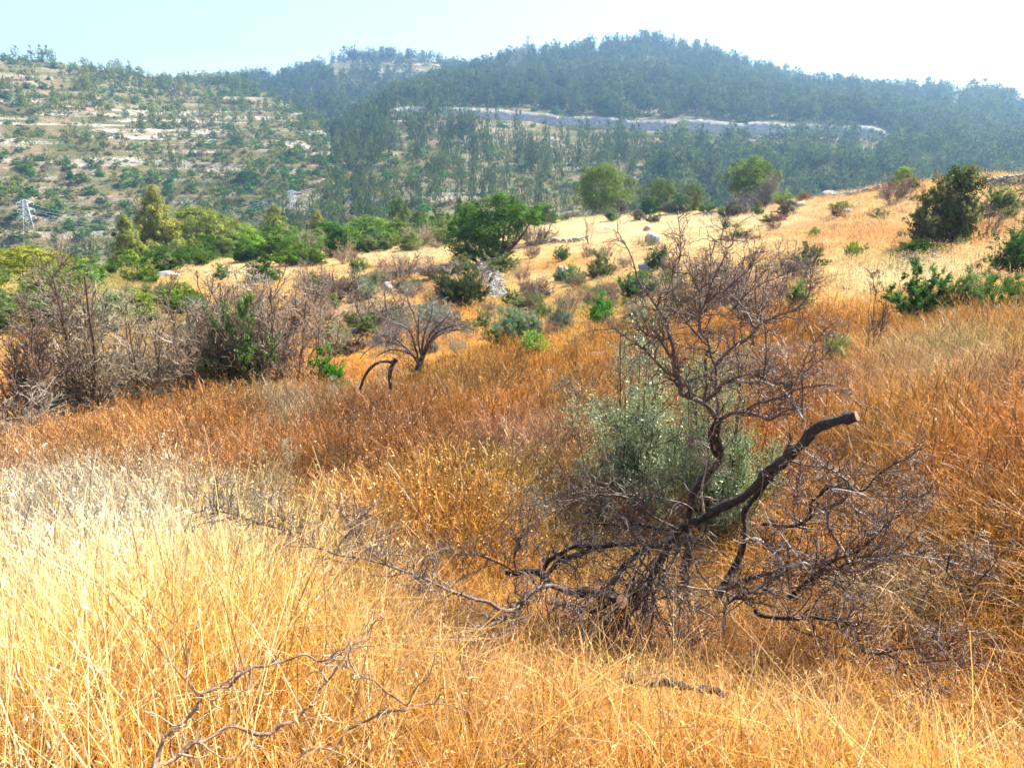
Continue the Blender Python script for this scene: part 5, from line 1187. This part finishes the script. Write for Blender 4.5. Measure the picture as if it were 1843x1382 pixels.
for i, (u, v, h, w, lb) in enumerate(((697, 524, 14, 24, "flat pale rock on the bank below the left end of the stone wall"), (948, 531, 20, 24, "pale rounded boulder in the dry grass right of the stone heap"), (1017, 504, 20, 30, "grey boulder, larger of the pair below the pale field"),
        (1006, 496, 16, 22, "grey boulder touching the larger one's upper left"), (988, 532, 8, 20, "low pale stone right of the rounded boulder"), (1040, 506, 12, 22, "small grey rock right of the larger boulder"), (1177, 442, 18, 22, "greenish grey rock among dry grass left of the dead tree's crown"),
        (1168, 434, 14, 20, "small pale rock next to the greenish grey one"), (1168, 486, 14, 34, "dark rock at the foot of the dark tufted shrub"), (702, 568, 10, 12, "small white stone on the bank behind the purplish bare bush"), (1165, 416, 8, 14, "tiny white stone in the pale field"), (1526, 384, 5, 14, "flat white stone in the upper slope's orange grass"),
        (590, 415, 8, 30, "pale rock outcrop half hidden in the green belt"), (300, 497, 8, 36, "flat pale rock ledge at the foot of the wide dark shrub"), (640, 600, 8, 14, "small pale stone in the rough grass of the bank"), (1492, 352, 7, 26, "pale flat rock on the crest left of the bright shrub"),
        (1750, 590, 8, 14, "small stone below the middle wispy bush"), (1440, 372, 8, 22, "pale stone at the ridge edge right of the little grey tree"))):
    put("boulder", boulder, u, v, h * 1.7 + 3, w * 1.3, lb, "boulder", r=None, proto=i % 4, sink=-.12, deep=rng.uniform(.7, 1.1))
def wall(name, label, pts, hpx, wpx, spx, n, seed):
    """dry stone wall: many field stones heaped along a line on the ground"""
    rg = np.random.default_rng(seed); c = catmull(np.array(pts, float), 14)
    G = np.array([ground(a, b)[0] for a, b in c]); d = np.linalg.norm(G, axis=1) / F
    Vs, Fs, o = [], [], 0
    for i in range(n):
        t = rg.uniform(0, len(G) - 1.001); k = int(t); f = t - k
        p = G[k] * (1 - f) + G[k + 1] * f; s = d[k] * 1.0
        hh = 1.0 * hpx * s * rg.uniform(0, 1) ** .8; wob = (1 - .5 * hh / (hpx * s)) * wpx * s * .5
        T = norm(G[k + 1] - G[k]); S = np.array([T[1], -T[0], 0])
        q = p + S * rg.uniform(-1, 1) * wob; q = np.array([q[0], q[1], float(near_h(q[0], q[1])[0]) + hh])
        V, Fc = small[int(rg.integers(5))]; sz = spx * s * rg.uniform(.6, 1.6)
        a = rg.uniform(0, 6.28); V = V * np.array([1.2, 1., .7]) * sz
        V = np.stack([V[:, 0] * cos(a) - V[:, 1] * sin(a), V[:, 0] * sin(a) + V[:, 1] * cos(a), V[:, 2]], -1) + q - G[7]
        Vs.append(V); Fs.append(Fc + o); o += len(V)
    me = mk(name, np.concatenate(Vs), [np.concatenate(Fs)], None, [M_stone], smooth_=False)
    tag(link(name, me, None, G[7]), label, "stone wall")
wall("stone_wall", "collapsed grey stone wall curving down the slope from the evergreen oak", [(872, 474), (880, 488), (888, 505), (893, 522), (900, 540)], 8, 42, 4, 900, 601)
wall("stone_wall", "low broken stone wall right of the evergreen oak in the pale field", [(945, 444), (970, 440), (1000, 438), (1035, 437), (1060, 431)], 7, 10, 4, 260, 602)
wall("stone_wall", "long dark terrace wall running left from the stone heap below the oak", [(640, 506), (690, 500), (735, 494), (790, 486), (850, 476)], 9, 12, 4.5, 420, 603)
wall("stone_wall", "short stone wall across the lower sandy path", [(415, 522), (440, 520), (465, 517)], 7, 10, 4, 160, 604)
wall("stone_wall", "faint stone bank low on the rough slope left of the arching tree", [(600, 584), (625, 578), (660, 570), (720, 560), (800, 550)], 7, 16, 4, 320, 605)
wall("stone_wall", "scattered stone wall on the crest of the right-hand slope", [(1500, 356), (1530, 352), (1560, 346), (1585, 340)], 6, 12, 4, 160, 606)
wall("stone_wall", "grey stone heap on the crest at the right edge", [(1770, 338), (1800, 334), (1850, 330)], 12, 20, 5, 260, 607)

# ------------------------------------------------------------------ pylons and wires
def bar(a, b, r): return (np.stack([a, b])[None], np.full((1, 2), r))
def pylon(seed):
    hw = lambda t: .11 * (1 - t) ** 1.0 + .022
    body = []
    lv = np.array([0, .14, .27, .39, .50, .60, .69, .77, .84, .90, .95, 1.0]); c4 = [(-1, -1), (1, -1), (1, 1), (-1, 1)]
    for i in range(len(lv) - 1):
        a, b = lv[i], lv[i + 1]
        for j in range(4):
            p = lambda q, t: np.array([c4[q % 4][0] * hw(t), c4[q % 4][1] * hw(t), t])
            body.append(bar(p(j, a), p(j, b), .0055)); body.append(bar(p(j, a), p(j + 1, b), .003)); body.append(bar(p(j + 1, a), p(j, b), .0028)); body.append(bar(p(j, b), p(j + 1, b), .0028))
    parts = [("mast", stem_mesh("mast", body, M_steel, 4))]
    arm = []
    for s in (-1, 1):
        for z, L in ((0, .0),):
            tip = np.array([s * .12, 0, 0.])
            for y in (-.03, .03):
                arm.append(bar(np.array([s * .03, y, -.018]), tip, .0035)); arm.append(bar(np.array([s * .03, y, .022]), tip, .0035))
            for q in (.35, .65): arm.append(bar(np.array([s * (.03 + .09 * q), -.03 * (1 - q), -.018 * (1 - q)]), np.array([s * (.03 + .09 * q), .03 * (1 - q), .022 * (1 - q)]), .002))
    am = stem_mesh("cross_arm", arm, M_steel, 4)
    ins = stem_mesh("insulator", [bar(np.array([0, 0, 0.]), np.array([0, 0, -.045]), .006)], M_steel, 5)
    return parts[0][1], am, ins
pm, pa, pi_m = pylon(1)
PYL = {}
def put_pylon(key, u, vbase, r, hpx, lab, rz):
    p = at(u, vbase, r); h = hpx * dpx(p)
    root = link("pylon", None, None, p, rz, (h, h, h)); tag(root, lab, "pylon", "steel lattice pylons")
    link("mast", pm, root); tips = []
    for z in (.74, .85, .96):
        o = link("cross_arm", pa, root, (0, 0, z))
        for s in (-1, 1):
            link("insulator", pi_m, o, (s * .12, 0, 0))
            tips.append(p + h * np.array([s * .12 * cos(rz), s * .12 * sin(rz), z - .045]))
    PYL[key] = tips
put_pylon('a', 62, 474, 325, 112, "largest steel lattice pylon, at the left edge above the thicket", .5)
put_pylon('b', 208, 452, 400, 66, "steel lattice pylon left of the narrow near pine", .6)
put_pylon('c', 530, 414, 300, 70, "steel lattice pylon between the dense and the small cone-shaped pines", .5)
put_pylon('d', 612, 402, 330, 64, "steel lattice pylon right of the small cone-shaped pine", .5)
put_pylon('e', 718, 212, 468, 26, "small steel pylon at the left end of the road cutting", .4)
put_pylon('g', 950, 118, 700, 50, "faint steel pylon rising over the trees near the top of the right hill", .4)
PYL['out'] = [t + np.array([-260, -70, -6]) for t in PYL['a']]; PYL['out2'] = [t + np.array([-330, -60, -8]) for t in PYL['b']]
def wires(a, b, sag, lab, grp):
    for i, (p, q) in enumerate(zip(PYL[a], PYL[b])):
        t = np.linspace(0, 1, 28)[:, None]
        P = p * (1 - t) + q * t; P[:, 2] -= sag * 4 * (t * (1 - t))[:, 0]
        me = stem_mesh("power_line", [(P[None] - p, np.full((1, 28), .045))], M_wire, 4)
        tag(link("power_line", me, None, p), lab, "power line", grp)
wires('a', 'c', 7, "power line from the largest left pylon to the pylon by the dense cone-shaped pine", "lines from the largest pylon")
wires('b', 'd', 7, "power line from the second left pylon to the pylon by the small pine", "lines from the second pylon")
wires('c', 'e', 10, "power line rising from the valley to the road cutting's left end", "lines up to the cutting's left end")
wires('d', 'g', 14, "power line rising from the valley over the sparse pines to the faint top pylon", "lines up to the top pylon")
wires('a', 'out', 6, "power line leaving the largest pylon towards the left edge", "lines leaving the largest pylon"); wires('b', 'out2', 6, "power line leaving the second pylon towards the left edge", "lines leaving the second pylon")

# ------------------------------------------------------------------ haze
import bmesh
bm = bmesh.new(); bmesh.ops.create_cube(bm, size=1.0)
for v_ in bm.verts: v_.co = ((v_.co.x) * 2100, 580 + v_.co.y * 1310, (-290 if v_.co.z < 0 else 128))
me = bpy.data.meshes.new("haze"); bm.to_mesh(me); bm.free()
m, t, n, l = nt("haze_air"); out = n.new("ShaderNodeOutputMaterial"); pv = n.new("ShaderNodeVolumePrincipled")
pv.inputs['Color'].default_value = (.40, .68, 1.0, 1); pv.inputs['Density'].default_value = .00054; pv.inputs['Anisotropy'].default_value = .66
l.new(pv.outputs[0], out.inputs['Volume']); me.materials.append(m)
tag(link("haze", me), kind='stuff')
print("objects", len(bpy.data.objects))
